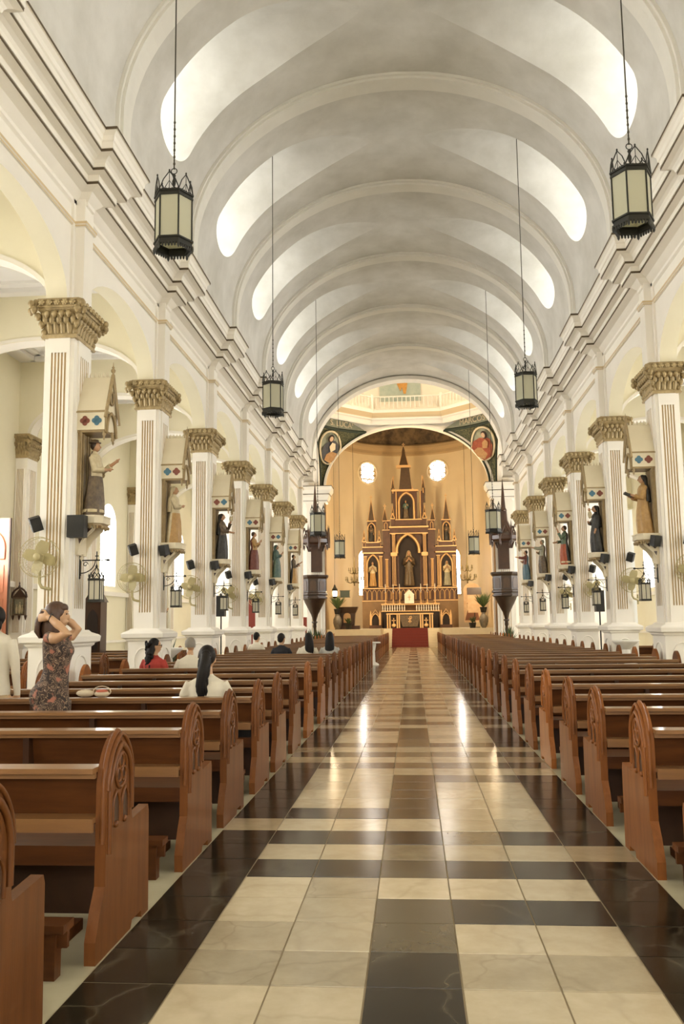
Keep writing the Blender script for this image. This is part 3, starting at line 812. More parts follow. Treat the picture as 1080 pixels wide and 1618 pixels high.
for k_, p, R in items: full.merge({'leaf': leafMB, 'rose': roseMB, 'bud': budMB}[k_], p, R, {0: 1 if k_ == 'rose' else 0})
foliage_me = full.mesh('capital_foliage', ['gilt', 'giltlight'])
shaft_me, ped_me, pan_me = make_shaft(), make_pedestal(), make_panel()
def column(s, k, n, detailed):
    c = thing('column', f'cream fluted column with gilded capital, {ordn(n)} from the camera on the {SIDE[s]}', 'column', (SX(s, D_COL), EY(k), 0), 0, 'nave columns')
    link('pedestal', ped_me, c); link('panel_moulding', pan_me, c); link('shaft', shaft_me, c)
    cap = link('capital', capcore_me, c); cap['label'] = 'gilded capital of leaves and rosettes'
    if detailed:
        for kd, p, R in items:
            if p[1] > .40: continue                    # far side is joined below
            me, nm = {'leaf': (leaf_me, 'acanthus_leaf'), 'rose': (rose_me, 'rosette'), 'bud': (bud_me, 'bud')}[kd]
            o = link(nm, me, cap, p); o.rotation_euler = R.to_euler()
        q = MB()
        for kd, p, R in items:
            if p[1] > .40: q.merge({'leaf': leafMB, 'rose': roseMB, 'bud': budMB}[kd], p, R)
        q.build('capital_foliage', 'gilt', cap)
    else:
        f = link('capital_foliage', foliage_me, cap); f['kind'] = 'stuff'
KL = list(range(0, 7)); KR = list(range(1, 7))
for n, k in enumerate(KL): column(-1, k, n + 1, k <= 2)
for n, k in enumerate(KR): column(1, k, n + 1, k <= 2)
column(1, 0, 1, False)
for o in list(COL.objects):
    if o.name.startswith('column') and o.parent is None and abs(o.location.y - EY(0)) < .01 and o.location.x > 0: o['label'] = 'cream fluted column on the right nearest the camera, beyond the picture edge'
# outer pilasters of the aisles
op = MB(); op.box(-.02, .30, -.30, .30, 0, Z_CAP0); op.box(-.02, .36, -.36, .36, 0, 1.0); op.frustum((.15, 0), (.22, .36), (.26, .42), 1.0, 1.12)
strip(op, .2, 5, .03, 1.4, 5.5, lambda u, v: (u * .6 + .14, -(.30 + v)), 0, 1); strip(op, .22, 5, .03, 1.4, 5.5, lambda u, v: (.30 + v, u), 0, 1)
op_me = op.mesh('pilaster', ['shaft', 'flute'])
oc_ = MB(); oc_.frustum((.14, 0), (.17, .32), (.21, .38), Z_CAP0, Z_CAP0 + .5); oc_.frustum((.14, 0), (.24, .42), (.26, .44), Z_CAP0 + .5, Z_CAP0 + .6)
for kd, p, R in items:
    if abs(p[0]) < .42: oc_.merge({'leaf': leafMB, 'rose': roseMB, 'bud': budMB}[kd], (p[0] * .75 + .14, p[1] * .85, p[2]), R)
opc_me = oc_.mesh('capital', ['gilt'])
for s, ks in ((-1, range(0, 6)), (1, range(1, 6))):
    for n, k in enumerate(ks):
        o = thing('aisle_pilaster', f'fluted pilaster on the outer wall of the {SIDE[s]} aisle, {ordn(n + 1)} from the camera', 'pilaster', (SX(s, D_AISLE), EY(k), 0), 0 if s < 0 else pi, 'aisle pilasters')
        link('shaft', op_me, o); link('capital', opc_me, o)

# ------------------------------------------------------------------ pews
def pew_meshes(s, L):
    def bx(mb, x0, x1, *a, m=0): mb.box(*sorted((s * x0, s * x1)), *a, m)
    M_ = {}
    TH = .052
    arch = [(p[0], p[1]) for p in gothic(.19, .74, .25, 8)]
    prof = [(-.30, 0), (-.305, .10), (-.25, .22), (-.19, .31)] + arch + [(.19, .56), (.20, .535), (.47, .555), (.485, .52), (.50, 0), (.38, 0), (.37, .035), (.22, .035), (.20, 0), (-.20, 0), (-.20, .0)]
    def panel(x0, x1):
        mb = MB(); mb.prism(prof[:-1], s * x0, s * x1, 'x', 0)
        return mb
    ep = panel(0, TH); M_['end_panel'] = ep.mesh('end_panel', ['woodend'])
    M_['end_panel_far'] = panel(L - TH, L).mesh('end_panel', ['woodend'])
    # moulding around the arch on the aisle face
    mo = MB(); X = -s * .004
    def tp(pts, r, x=X, closed=False): mo.tube([(x, y, z) for y, z in pts], r, 5, 0, closed)
    tp([(-.16, .45)] + gothic(.16, .72, .215, 8) + [(.16, .60)], .016)
    tp(gothic(.185, .74, .245, 8), .010)
    mo.tube([(s * .02, y * .98, z) for y, z in [(-.19, .5)] + gothic(.185, .74, .255, 8)], .016, 5, 0)
    M_['arch_moulding'] = mo.mesh('arch_moulding', ['woodend'])
    tr = MB(); Xp = -s * .003
    def flat(pts, m): tr.prism(pts, s * .01, Xp, 'x', m)
    flat([(.075 * cos(a), .81 + .075 * sin(a)) for a in [2 * pi * i / 14 for i in range(14)]], 1)
    for c in (-.065, .065): flat([(c - .05, .57)] + [(c + p[0], p[1]) for p in gothic(.05, .64, .075, 4)] + [(c + .05, .57)], 1)
    for a0 in (pi / 2, pi / 2 + 2 * pi / 3, pi / 2 + 4 * pi / 3):
        cy, cz = .042 * cos(a0), .81 + .042 * sin(a0)
        tr.tube([(Xp, cy + .034 * cos(a), cz + .034 * sin(a)) for a in [2 * pi * i / 9 for i in range(9)]], .009, 4, 0, True)
    tr.tube([(Xp, .082 * cos(a), .81 + .082 * sin(a)) for a in [2 * pi * i / 16 for i in range(16)]], .011, 4, 0, True)
    for c in (-.065, .065):
        tr.tube([(Xp, c + p[0], p[1]) for p in [(-.052, .57)] + gothic(.052, .64, .08, 4) + [(.052, .57)]], .010, 4)
        tr.ell((Xp, c, .565), (.015, .022, .018), 6, 4)
    M_['tracery'] = tr.mesh('tracery', ['woodend', 'wooddark'])
    mb = MB(); bx(mb, TH, L - TH, -.245, -.090, .826, .850); bx(mb, TH, L - TH, -.215, -.19, .80, .826); M_['ledge'] = mb.mesh('ledge', ['woodledge_lit'])
    mb = MB()
    vs = [(-.155, .826), (-.125, .826), (-.075, .60), (-.105, .60)]
    mb.prism(vs, s * TH, s * (L - TH), 'x'); M_['back_board'] = mb.mesh('back_board', ['wood'])
    mb = MB(); bx(mb, TH, L - TH, -.235, -.10, .598, .622); bx(mb, TH, L - TH, -.235, -.215, .56, .60); M_['book_shelf'] = mb.mesh('book_shelf', ['woodledge_lit'])
    mb = MB(); bx(mb, TH, L - TH, -.06, .44, .425, .455); bx(mb, TH, L - TH, .40, .425, .34, .425); M_['seat'] = mb.mesh('seat', ['wood'])
    mb = MB(); bx(mb, TH, L - TH, -.12, -.085, .385, .475); M_['seat_rail'] = mb.mesh('seat_rail', ['wood'])
    mb = MB(); bx(mb, TH, L - TH, .10, .13, .10, .425); M_['apron'] = mb.mesh('apron', ['wooddark'])
    mb = MB()
    bx(mb, TH + .02, L - TH - .02, -.50, -.38, .20, .235); bx(mb, TH + .02, L - TH - .02, -.455, -.43, .13, .20)
    for x in (TH + .10, L / 2, L - TH - .10):
        bx(mb, x - .035, x + .035, -.475, -.405, 0, .20); bx(mb, x - .025, x + .025, -.47, -.12, .10, .15)
    M_['kneeler'] = mb.mesh('kneeler', ['wood'])
    sp = MB(); sp.prism([(-.21, 0), (-.19, .45), (-.20, .82), (-.13, .82), (-.06, .46), (.42, .42), (.42, 0)], -.02, .02, 'x'); M_['support'] = sp.mesh('support', ['wooddark'])
    return M_
PEWL, PEWR = 3.20, 3.10
PM = {-1: pew_meshes(-1, PEWL), 1: pew_meshes(1, PEWR)}
TONES = {-1: {1: .0, 2: .12, 3: .16, 4: .05, 5: .22, 6: .2, 7: .1}, 1: {1: .5, 2: .55, 3: .45, 4: .42, 5: 1.0, 6: .4, 7: .5, 8: .4}}
def make_pew(s, y, n, x0=None, L=None, label=None, group=None, rz=0):
    L = PEWL if s < 0 else PEWR
    lab = label or f'polished wooden pew, {ordn(n)} row from the camera, {SIDE[s]} of the centre aisle'
    t = thing('pew', lab, 'pew', (x0 if x0 is not None else s * 1.42, y, 0), rz, group or f'pews on the {SIDE[s]} of the aisle')
    Q = PM[s]; tone = TONES[s].get(n, random.random() ** 2 * .8)
    e = link('end_panel', Q['end_panel'], t)
    for o in (e, link('arch_moulding', Q['arch_moulding'], e), link('tracery', Q['tracery'], e), link('end_panel', Q['end_panel_far'], t)): o.color = (tone, tone, tone, 1)
    for p in ('ledge', 'back_board', 'book_shelf', 'seat', 'seat_rail', 'apron', 'kneeler'): link(p, Q[p], t)
    for f in (1 / 3, 2 / 3): link('support', Q['support'], t, (s * L * f, 0, 0))
    return t
YL = [3.02, 4.39, 5.91, 7.10, 8.43, 9.62, 10.93, 12.38, 14.10, 15.33, 16.58, 17.89, 19.25, 20.6, 21.95, 23.1, 24.4, 25.75, 27.1, 28.45, 29.8, 31.15, 34.0, 35.3, 36.6, 37.9, 39.3, 40.7, 42.1, 43.5, 44.9, 46.3, 47.7, 49.1, 50.5, 51.9]
YR = [4.47, 5.84, 7.23, 8.46, 9.86, 11.25, 12.73, 14.28, 15.75, 17.1, 18.65, 20.05, 21.4, 22.9, 24.3, 25.7, 27.1, 28.5, 29.9, 31.3, 32.7, 34.1, 35.5, 36.9, 38.3, 41.2, 42.6, 44.0, 45.4, 46.8, 48.2, 49.6, 51.0, 52.4]
for n, y in enumerate(YL): make_pew(-1, y, n + 1)
for n, y in enumerate(YR): make_pew(1, y, n + 1)
mat('woodred', (.33, .10, .05), .4, (.20, .055, .025), 3.0, .7, stretch=(.6, 5, 5))
for i, y in enumerate((12.2, 13.7, 15.4, 17.2, 19.0, 20.9, 22.9, 24.9)):
    make_pew(-1, y, 0, -6.0, label=f'wooden pew standing in the left aisle behind the columns, {ordn(i + 1)} from the camera', group='pews in the left aisle')
for i, y in enumerate((17.0, 18.8, 20.6, 22.5, 24.5)):
    make_pew(1, y, 0, 5.9, label=f'wooden pew standing in the right aisle behind the columns, {ordn(i + 1)} from the camera', group='pews in the right aisle')

# ------------------------------------------------------------------ hanging lanterns
RLN = .285
def hexp(R, z, ph=0): return [(R * cos(ph + i * pi / 3), R * sin(ph + i * pi / 3), z) for i in range(6)]
def lantern_meshes():
    Q = {}
    a, b = hexp(RLN * .95, .20), hexp(RLN * .95, .86)
    q = MB(); q.add([a[0], a[1], b[1], b[0]], [(0, 1, 2, 3)]); 
    c0, c1 = Vector(a[0]) * .96, Vector(a[1]) * .96
    q.v = []; q.f = []; q.m = []; q.s = []
    q.add([a[0], a[1], b[1], b[0], (a[0][0] * .97, a[0][1] * .97, .2), (a[1][0] * .97, a[1][1] * .97, .2), (b[1][0] * .97, b[1][1] * .97, .86), (b[0][0] * .97, b[0][1] * .97, .86)], [(0, 1, 2, 3), (7, 6, 5, 4)])
    Q['pane'] = q.mesh('pane', ['pane'])
    q = MB()
    for i in range(6): q.tube([hexp(RLN * .965, .16)[i], hexp(RLN * .965, .90)[i]], .013, 4)
    Q['corner_bars'] = q.mesh('corner_bars', ['iron'])
    def ringband(mb, R0, R1, z0, z1):
        o0, o1, i0, i1 = hexp(R0, z0), hexp(R0, z1), hexp(R1, z0), hexp(R1, z1)
        mb.loft([o0, o1, i1, i0, o0], 0, False, False)
    q = MB(); ringband(q, RLN * 1.04, RLN * .88, .84, .87); ringband(q, RLN * .99, RLN * .9, .87, .90); ringband(q, RLN * 1.06, RLN * .88, .90, .925)
    h6 = hexp(RLN * 1.01, .93)
    for i in range(6):
        A, B = Vector(h6[i]), Vector(h6[(i + 1) % 6]); c = (A + B) / 2; t = Vector((c.x, c.y, .93 + .26))
        for P_, Q_ in ((A, t), (B, t)):
            md = P_.lerp(Q_, .55) + (P_ - c) * .16; q.tube([P_, md, Q_], .0085, 4)
        q.tube([c, t], .005, 4); q.tube([A.lerp(B, .25), c + Vector((0, 0, .12)), A.lerp(B, .75)], .007, 4)
        q.ell(t + Vector((0, 0, .012)), (.014, .014, .022), 6, 4)
        for f in (.2, .35, .5, .65, .8): q.ell(A.lerp(B, f) * 1.045 - Vector((0, 0, .045)), (.009, .009, .009), 5, 4)
    for i in range(6):
        A = Vector(h6[i]); q.tube([A, A * .86 + Vector((0, 0, .09)), A * .5 + Vector((0, 0, .20)), A * .12 + Vector((0, 0, .28))], .009, 4); q.tube([A * .93 + Vector((0, 0, .0)), A * .35 + Vector((0, 0, .12)), A * .06 + Vector((0, 0, .24))], .006, 4)
    Q['crown'] = q.mesh('crown', ['iron'])
    q = MB(); ringband(q, RLN * 1.06, RLN * .88, .185, .21); ringband(q, RLN * .99, RLN * .92, .12, .185); ringband(q, RLN * 1.06, RLN * .86, .10, .125)
    h6 = hexp(RLN * 1.0, .10)
    for i in range(6):
        A, B = Vector(h6[i]), Vector(h6[(i + 1) % 6])
        q.lathe([(.004, .02), (.02, .05), (.022, .10)], (A.x, A.y), 5)
        for f in (.18, .34, .5, .66, .82):
            p = A.lerp(B, f); q.lathe([(.004, .045), (.016, .06), (.018, .10)], (p.x, p.y), 5)
    Q['gallery'] = q.mesh('gallery', ['iron'])
    q = MB(); q.lathe([(.012, .93), (.014, 1.08), (.028, 1.12), (.03, 1.16), (.014, 1.2), (.02, 1.23), (.03, 1.25), (.012, 1.28)], n=8)
    q.tube([(.045 * cos(t), 0, 1.32 + .045 * sin(t)) for t in [2 * pi * i / 10 for i in range(10)]], .008, 4, closed=True)
    Q['stem'] = q.mesh('stem', ['iron'])
    return Q
LQ = lantern_meshes()
def lantern(x, y, zb, ztop, ph, label):
    t = thing('hanging_lantern', label, 'lantern', (x, y, zb), ph, 'hexagonal lanterns hung from the vault')
    for i in range(6): o = link('pane', LQ['pane'], t); o.rotation_euler = (0, 0, i * pi / 3)
    for p in ('corner_bars', 'crown', 'gallery', 'stem'): link(p, LQ[p], t)
    t.scale = (.86, .86, .86)
    q = MB(); H = (ztop - zb) / .86
    q.tube([(0, 0, 1.35), (0, 0, H)], .011, 5)
    for i in range(14): q.ell((0, 0, 1.38 + i * .055), (.02 if i % 2 else .012, .012 if i % 2 else .02, .03), 5, 4)
    q.build('chain', 'chain', t)
for (s, y, x, zb, ph, lab) in (
    (-1, 10.55, -2.90, 6.165, 0, 'large hexagonal iron lantern nearest the camera on the left of the vault'),
    (1, 10.55, 2.81, 6.175, .06, 'large hexagonal iron lantern nearest the camera on the right of the vault'),
    (-1, 19.47, -3.03, 6.175, pi / 6 - .08, 'hexagonal lantern second from the camera on the left'),
    (1, 19.47, 2.64, 6.185, .12, 'hexagonal lantern second from the camera on the right'),
    (-1, 28.39, -2.98, 4.30, .1, 'hexagonal lantern hanging low before the left pulpit canopy'),
    (1, 28.39, 2.64, 4.28, -.1, 'hexagonal lantern hanging low before the right pulpit canopy'),
    (-1, 37.3, -3.0, 4.24, pi / 6, 'small far hexagonal lantern beside the left chandelier'),
    (1, 37.3, 2.62, 4.30, pi / 6, 'small far hexagonal lantern beside the right chandelier')):
    lantern(x, y, zb, ZL3 - .005, ph, lab)

# ------------------------------------------------------------------ column fittings: canopies, statues, bracket lamps, speakers, fans
mat('canopy', (.74, .66, .48), .6, (.66, .57, .39), 3, .4); mat('canopytrim', (.36, .26, .12), .5, (.22, .15, .07), 8, .6)
mat('qred', (.20, .055, .03), .6); mat('qblue', (.07, .17, .23), .6)
def canopy_parts():
    Q = {}
    q = MB(); q.box(0, .42, -.24, .24, 4.41, 4.67); Q['hood_box'] = q.mesh('hood_box', ['canopy'])
    q = MB(); q.box(.0, .42, -.22, .22, 4.375, 4.41); Q['hood_soffit'] = q.mesh('hood_soffit', ['canopytrim'])
    q = MB(); q.box(-.01, .435, -.255, .255, 4.67, 4.69); q.box(0, .43, -.245, .245, 4.69, 4.71); Q['hood_moulding'] = q.mesh('hood_moulding', ['canopytrim'])
    q = MB(); q.prism([(-.25, 4.70), (0, 5.27), (.25, 4.70)], -.0, .42, 'x'); 
    Q['roof'] = q.mesh('roof', ['canopy'])
    q = MB()
    for i in range(6): q.lathe([(.018, 5.27), (.018, 5.30), (.004, 5.345)], (.04 + i * .065, 0), 5)
    Q['roof_crest'] = q.mesh('roof_crest', ['canopy'])
    q = MB()                                            # open gable at the nave side
    g = gothic(.20, 4.40, .30, 6)
    for sg in (-1, 1): q.tube([(.45, sg * .30, 4.58), (.45, 0, 5.30)], .028, 4, sm=False)
    q.tube([(.44, y, z) for y, z in [(-.22, 4.36)] + g + [(.22, 4.36)]], .026, 4)
    q.tube([(.44, .075 * cos(a), 4.93 + .10 * sin(a)) for a in [2 * pi * i / 12 for i in range(12)]], .02, 4, closed=True)
    q.box(.425, .44, -.24, -.19, 4.38, 4.72); q.box(.425, .44, .19, .24, 4.38, 4.72)
    Q['gable'] = q.mesh('gable', ['canopytrim'])
    q = MB(); q.lathe([(.012, 5.26), (.028, 5.29), (.012, 5.32), (.034, 5.35), (.038, 5.37), (.012, 5.40), (.024, 5.41), (.008, 5.44), (.003, 5.50)], (.45, 0), 8); Q['finial'] = q.mesh('finial', ['canopytrim'])
    q = MB(); q.lathe([(.03, 4.40), (.02, 4.37), (.032, 4.34), (.012, 4.31), (.02, 4.29), (.003, 4.25)], (0, 0), 8); Q['pendant'] = q.mesh('pendant', ['canopytrim'])
    q = MB()
    for a in range(4):
        c = (.032 * cos(a * pi / 2), .032 * sin(a * pi / 2)); q.lathe([(.034, -.006), (.034, .006)], c, 10)
    Q['qf'] = q
    q = MB(); q.box(.0, .04, -.20, .20, 3.13, 4.42)
    for y in (-.18, -.09, .09, .18): q.tube([(.05, y, 3.13), (.05, y, 4.41)], .016, 6)
    Q['back_panel'] = q.mesh('back_panel', ['canopytrim'])
    q = MB(); sh = [(0, -.26), (.30, -.26), (.40, -.16), (.40, .16), (.30, .26), (0, .26)]
    q.prism(sh, 3.02, 3.115, 'z'); q.prism([(x * 1.03, y * 1.03) for x, y in sh], 3.115, 3.135, 'z'); Q['shelf'] = q.mesh('shelf', ['canopy'])
    q = MB(); q.prism([(x * .93, y * .93) for x, y in sh], 2.985, 3.02, 'z')
    for i in range(9):
        y = -.2 + .05 * i; q.lathe([(.004, 2.935), (.018, 2.96), (.018, 2.99)], (.375 - max(0, abs(y) - .15), y), 5)
    for i in range(5): q.lathe([(.004, 2.935), (.018, 2.96), (.018, 2.99)], (.05 + i * .06, -.235), 5); q.lathe([(.004, 2.935), (.018, 2.96), (.018, 2.99)], (.05 + i * .06, .235), 5)
    Q['shelf_fringe'] = q.mesh('shelf_fringe', ['canopytrim'])
    q = MB()
    for y in (-.17, .17):
        q.prism([(0, 2.99), (.30, 2.99), (.27, 2.92), (.14, 2.80), (.06, 2.68), (.03, 2.56), (0, 2.56)], y - .02, y + .02, 'y')
    q.box(0, .04, -.17, .17, 2.56, 2.99); q.lathe([(.004, 2.47), (.03, 2.52), (.02, 2.55), (.045, 2.58)], (.03, 0), 8)
    Q['corbel'] = q.mesh('corbel', ['canopy'])
    q = MB()
    for y in (-.192, .192):
        for a in range(4): q.ell((.08 + .025 * cos(a * pi / 2), y, 2.90 + .025 * sin(a * pi / 2)), (.026, .006, .026), 8, 4)
        q.prism([(.045, 2.80), (.105, 2.80), (.06, 2.72)], y - .004, y + .004, 'y'); q.prism([(.16, 2.95), (.25, 2.95), (.18, 2.88)], y - .004, y + .004, 'y')
    Q['corbel_piercing'] = q.mesh('corbel_piercing', ['wooddark'])
    return Q
CQ = canopy_parts()
qf_me = {c: CQ['qf'].mesh('quatrefoil', [c]) for c in ('qred', 'qblue')}
def canopy(s, k, n):
    t = thing('statue_canopy', f'cream gothic canopy and corbel on the {ordn(n)} column on the {SIDE[s]}', 'canopy', (SX(s, D_COL - HXc - .028), EY(k), 0), 0 if s < 0 else pi, 'statue canopies')
    hb = link('hood_box', CQ['hood_box'], t)
    for p in ('hood_moulding', 'hood_soffit', 'roof', 'roof_crest', 'gable', 'finial', 'back_panel', 'shelf', 'shelf_fringe'): link(p, CQ[p], t)
    cb = link('corbel', CQ['corbel'], t); pc = link('piercing', CQ['corbel_piercing'], cb); pc['kind'] = 'stuff'
    for x, y in ((.40, -.2), (.40, .2), (.46, -.02), (.05, -.2), (.05, .2)): link('pendant', CQ['pendant'], t, (x, y, 0))
    cols = ['qred', 'qblue'] if k % 2 == 0 else ['qblue', 'qred']
    if s > 0: cols = ['qred', 'qblue']
    for sg in (-1, 1):
        for i, c in enumerate(cols):
            o = link('quatrefoil', qf_me[c], hb, (.12 + .18 * i, sg * .242, 4.545)); o.rotation_euler = (pi / 2, 0, 0); o.scale = (1.15, 1.15, 1)

def statue(s, k, n, robe, top, cloak, hair, pose, label, z=3.136, off=.20, H=1.14, loc=None, rz=None, skin='st_skin'):
    """carved saint facing +x; colours robe (skirt), top (torso), cloak (back), hair"""
    mb = MB(); N = 18; sc = H / 1.14
    prof = [(0, .15, .16), (.05, .16, .165), (.25, .145, .15), (.45, .125, .135), (.60, .105, .125), (.68, .095, .125), (.78, .10, .15), (.88, .095, .155), (.93, .075, .12), (.96, .045, .06), (.99, .038, .042)]
    rings = []
    for z_, rx, ry in prof:
        r_ = []
        for j in range(N):
            a = 2 * pi * j / N; f = 1 + (.10 * sin(a * 6 + z_ * 3) + .05 * sin(a * 9)) * max(0, min(1, (.75 - z_) * 2))
            lean = -.02 + .03 * sin(z_ * 3)
            r_.append((lean + rx * f * cos(a), ry * f * sin(a), z_))
        rings.append(r_)
    for i in range(len(rings) - 1):
        m = 0 if prof[i][0] < .58 else 1
        n_ = N; vs = rings[i] + rings[i + 1]
        for j in range(N):
            back = cos(2 * pi * (j + .5) / N) < -.15
            mb.add([vs[j], vs[(j + 1) % N], vs[N + (j + 1) % N], vs[N + j]], [(0, 1, 2, 3)], 2 if back else m, True)
    mb.add(rings[0], [tuple(range(N))], 0)
    # head
    mb.ell((.015, 0, 1.06), (.062, .052, .078), 12, 9, m=3); mb.ell((.078, 0, 1.05), (.014, .011, .018), 6, 5, m=3)
    mb.ell((-.012, 0, 1.078), (.066, .060, .074), 12, 8, m=4)
    mb.lathe([(.036, .93), (.032, 1.03)], (-.005, 0), 8, 3)
    for sy in (-1, 1):
        mb.ell((.07, sy * .02, 1.068), (.006, .009, .005), 5, 4, m=4)
    if 'veil' in pose:
        mb.loft([[(-.03 + rx * cos(a), ry * sin(a), z_) for a in [pi / 2 + pi * j / 9 for j in range(10)]] for z_, rx, ry in ((.62, .12, .14), (.85, .10, .15), (.98, .07, .085), (1.08, .075, .07), (1.14, .05, .04))], 4, True, False)
    if 'hat' in pose: mb.lathe([(.09, 1.115), (.095, 1.125), (.06, 1.135), (.055, 1.165), (.02, 1.175)], (-.01, 0), 12, 2)
    sh = Vector((.0, .125, .88))
    poses = {'pray': [((.07, .15, .70), (.20, .03, .86)), ((.07, -.15, .70), (.20, -.03, .84))],
             'out': [((.05, .17, .70), (.30, .08, .84)), ((.06, -.16, .68), (.22, -.02, .70))],
             'up': [((.12, .16, .76), (.22, .12, 1.02)), ((.06, -.17, .70), (.28, -.08, .66))],
             'book': [((.06, .16, .68), (.24, .05, .76)), ((.06, -.16, .68), (.24, -.05, .74))],
             'far': [((.16, .16, .84), (.38, .14, .88)), ((.08, -.15, .68), (.18, -.02, .72))],
             'down': [((.0, .18, .68), (.06, .17, .50)), ((.08, -.16, .70), (.17, 0, .74))]}
    ps = [p for p in pose.split() if p in poses][0]
    for (el, ha), sy in zip(poses[ps], (1, -1)):
        S_ = Vector((0, sy * .125, .88)); el = Vector(el); ha = Vector(ha)
        mb.tube([S_, el, el.lerp(ha, .6)], [.052, .055, .048], 8, 1); mb.tube([el.lerp(ha, .5), ha], [.030, .022], 7, 3)
        d = (ha - el).normalized(); mb.ell(ha + d * .02, (.026, .018, .03), 7, 5, m=3)
        for f in range(4): mb.tube([ha + d * .02 + Vector((0, (f - 1.5) * .011, 0)), ha + d * .065 + Vector((0, (f - 1.5) * .013, .01))], .006, 4, 3)
    if 'book' in pose: mb.obox((.28, 0, .77), (.16, .12, .04), Matrix.Rotation(-.5, 3, 'Y'), 4)
    if 'child' in pose:
        mb.ell((.14, .06, .92), (.05, .05, .10), 8, 6, m=5); mb.ell((.15, .06, 1.04), (.035, .033, .04), 8, 6, m=3)
    if 'plate' in pose: mb.ell((.22, .05, 1.02), (.05, .03, .07), 8, 6, m=5)
    if 'trim' in pose:
        mb.lathe([(.158, .055), (.165, .06), (.163, .10), (.155, .105)], (-.015, 0), 18, 5, sy=1.05)
    for v in range(len(mb.v)): mb.v[v] = tuple(q * sc for q in mb.v[v])
    o = mb.build('saint_statue', [robe, top, cloak, skin, hair, 'st_cream'], None, loc or (SX(s, D_COL - HXc - .028 - off), EY(k), z), (0, 0, rz if rz is not None else (0 if s < 0 else pi)), fix=True)
    tag(o, label, 'statue', 'painted saint statues'); return o
def smat(n, c, c2): mat(n, c, .45, c2, 14, .7)
smat('st_skin', (.50, .29, .16), (.40, .21, .11)); smat('st_brown', (.075, .05, .03), (.20, .14, .07)); smat('st_cream', (.62, .53, .34), (.45, .36, .2)); smat('st_black', (.018, .016, .013), (.05, .045, .035))
smat('st_maroon', (.13, .03, .02), (.22, .07, .04)); smat('st_teal', (.06, .13, .12), (.16, .20, .15)); smat('st_gold', (.48, .29, .10), (.33, .18, .06)); smat('st_red', (.42, .09, .03), (.28, .06, .02))
smat('st_green', (.07, .12, .07), (.15, .18, .10)); smat('st_hair', (.035, .02, .012), (.06, .035, .02)); smat('st_grey', (.25, .25, .18), (.38, .35, .24)); smat('st_blue', (.07, .14, .19), (.13, .18, .19))
ST = {(-1, 0): ('st_brown', 'st_cream', 'st_brown', 'st_hair', 'out hat trim', 'saint statue in brown robe with cream sleeves and flat hat'),
      (-1, 1): ('st_gold', 'st_cream', 'st_cream', 'st_cream', 'down veil', 'saint statue in a cream and gold robe with pale veil'),
      (-1, 2): ('st_black', 'st_brown', 'st_black', 'st_black', 'up veil plate', 'saint statue in black habit lifting a pale face-like plaque'),
      (-1, 3): ('st_maroon', 'st_gold', 'st_maroon', 'st_hair', 'pray', 'saint statue in deep maroon drapery on the left'),
      (-1, 4): ('st_teal', 'st_teal', 'st_green', 'st_teal', 'pray veil', 'saint statue draped in teal green on the left'),
      (-1, 5): ('st_gold', 'st_brown', 'st_black', 'st_hair', 'out', 'saint statue in orange and black far along the left'),
      (1, 1): ('st_gold', 'st_gold', 'st_gold', 'st_black', 'book veil', 'saint statue in golden robe and black veil holding a book'),
      (1, 2): ('st_black', 'st_black', 'st_black', 'st_black', 'down veil child', 'saint statue in black habit carrying a pale child'),
      (1, 3): ('st_red', 'st_green', 'st_black', 'st_hair', 'up trim', 'saint statue in orange red skirt and dark top'),
      (1, 4): ('st_brown', 'st_grey', 'st_brown', 'st_grey', 'far', 'saint statue in grey and brown stretching an arm out'),
      (1, 5): ('st_blue', 'st_maroon', 'st_blue', 'st_hair', 'far', 'saint statue in blue green skirt and maroon top')}
for (s, k), v in ST.items():
    n = (k + 1) if s < 0 else k
    canopy(s, k, n); statue(s, k, n, v[0], v[1], v[2], v[3], v[4], v[5])

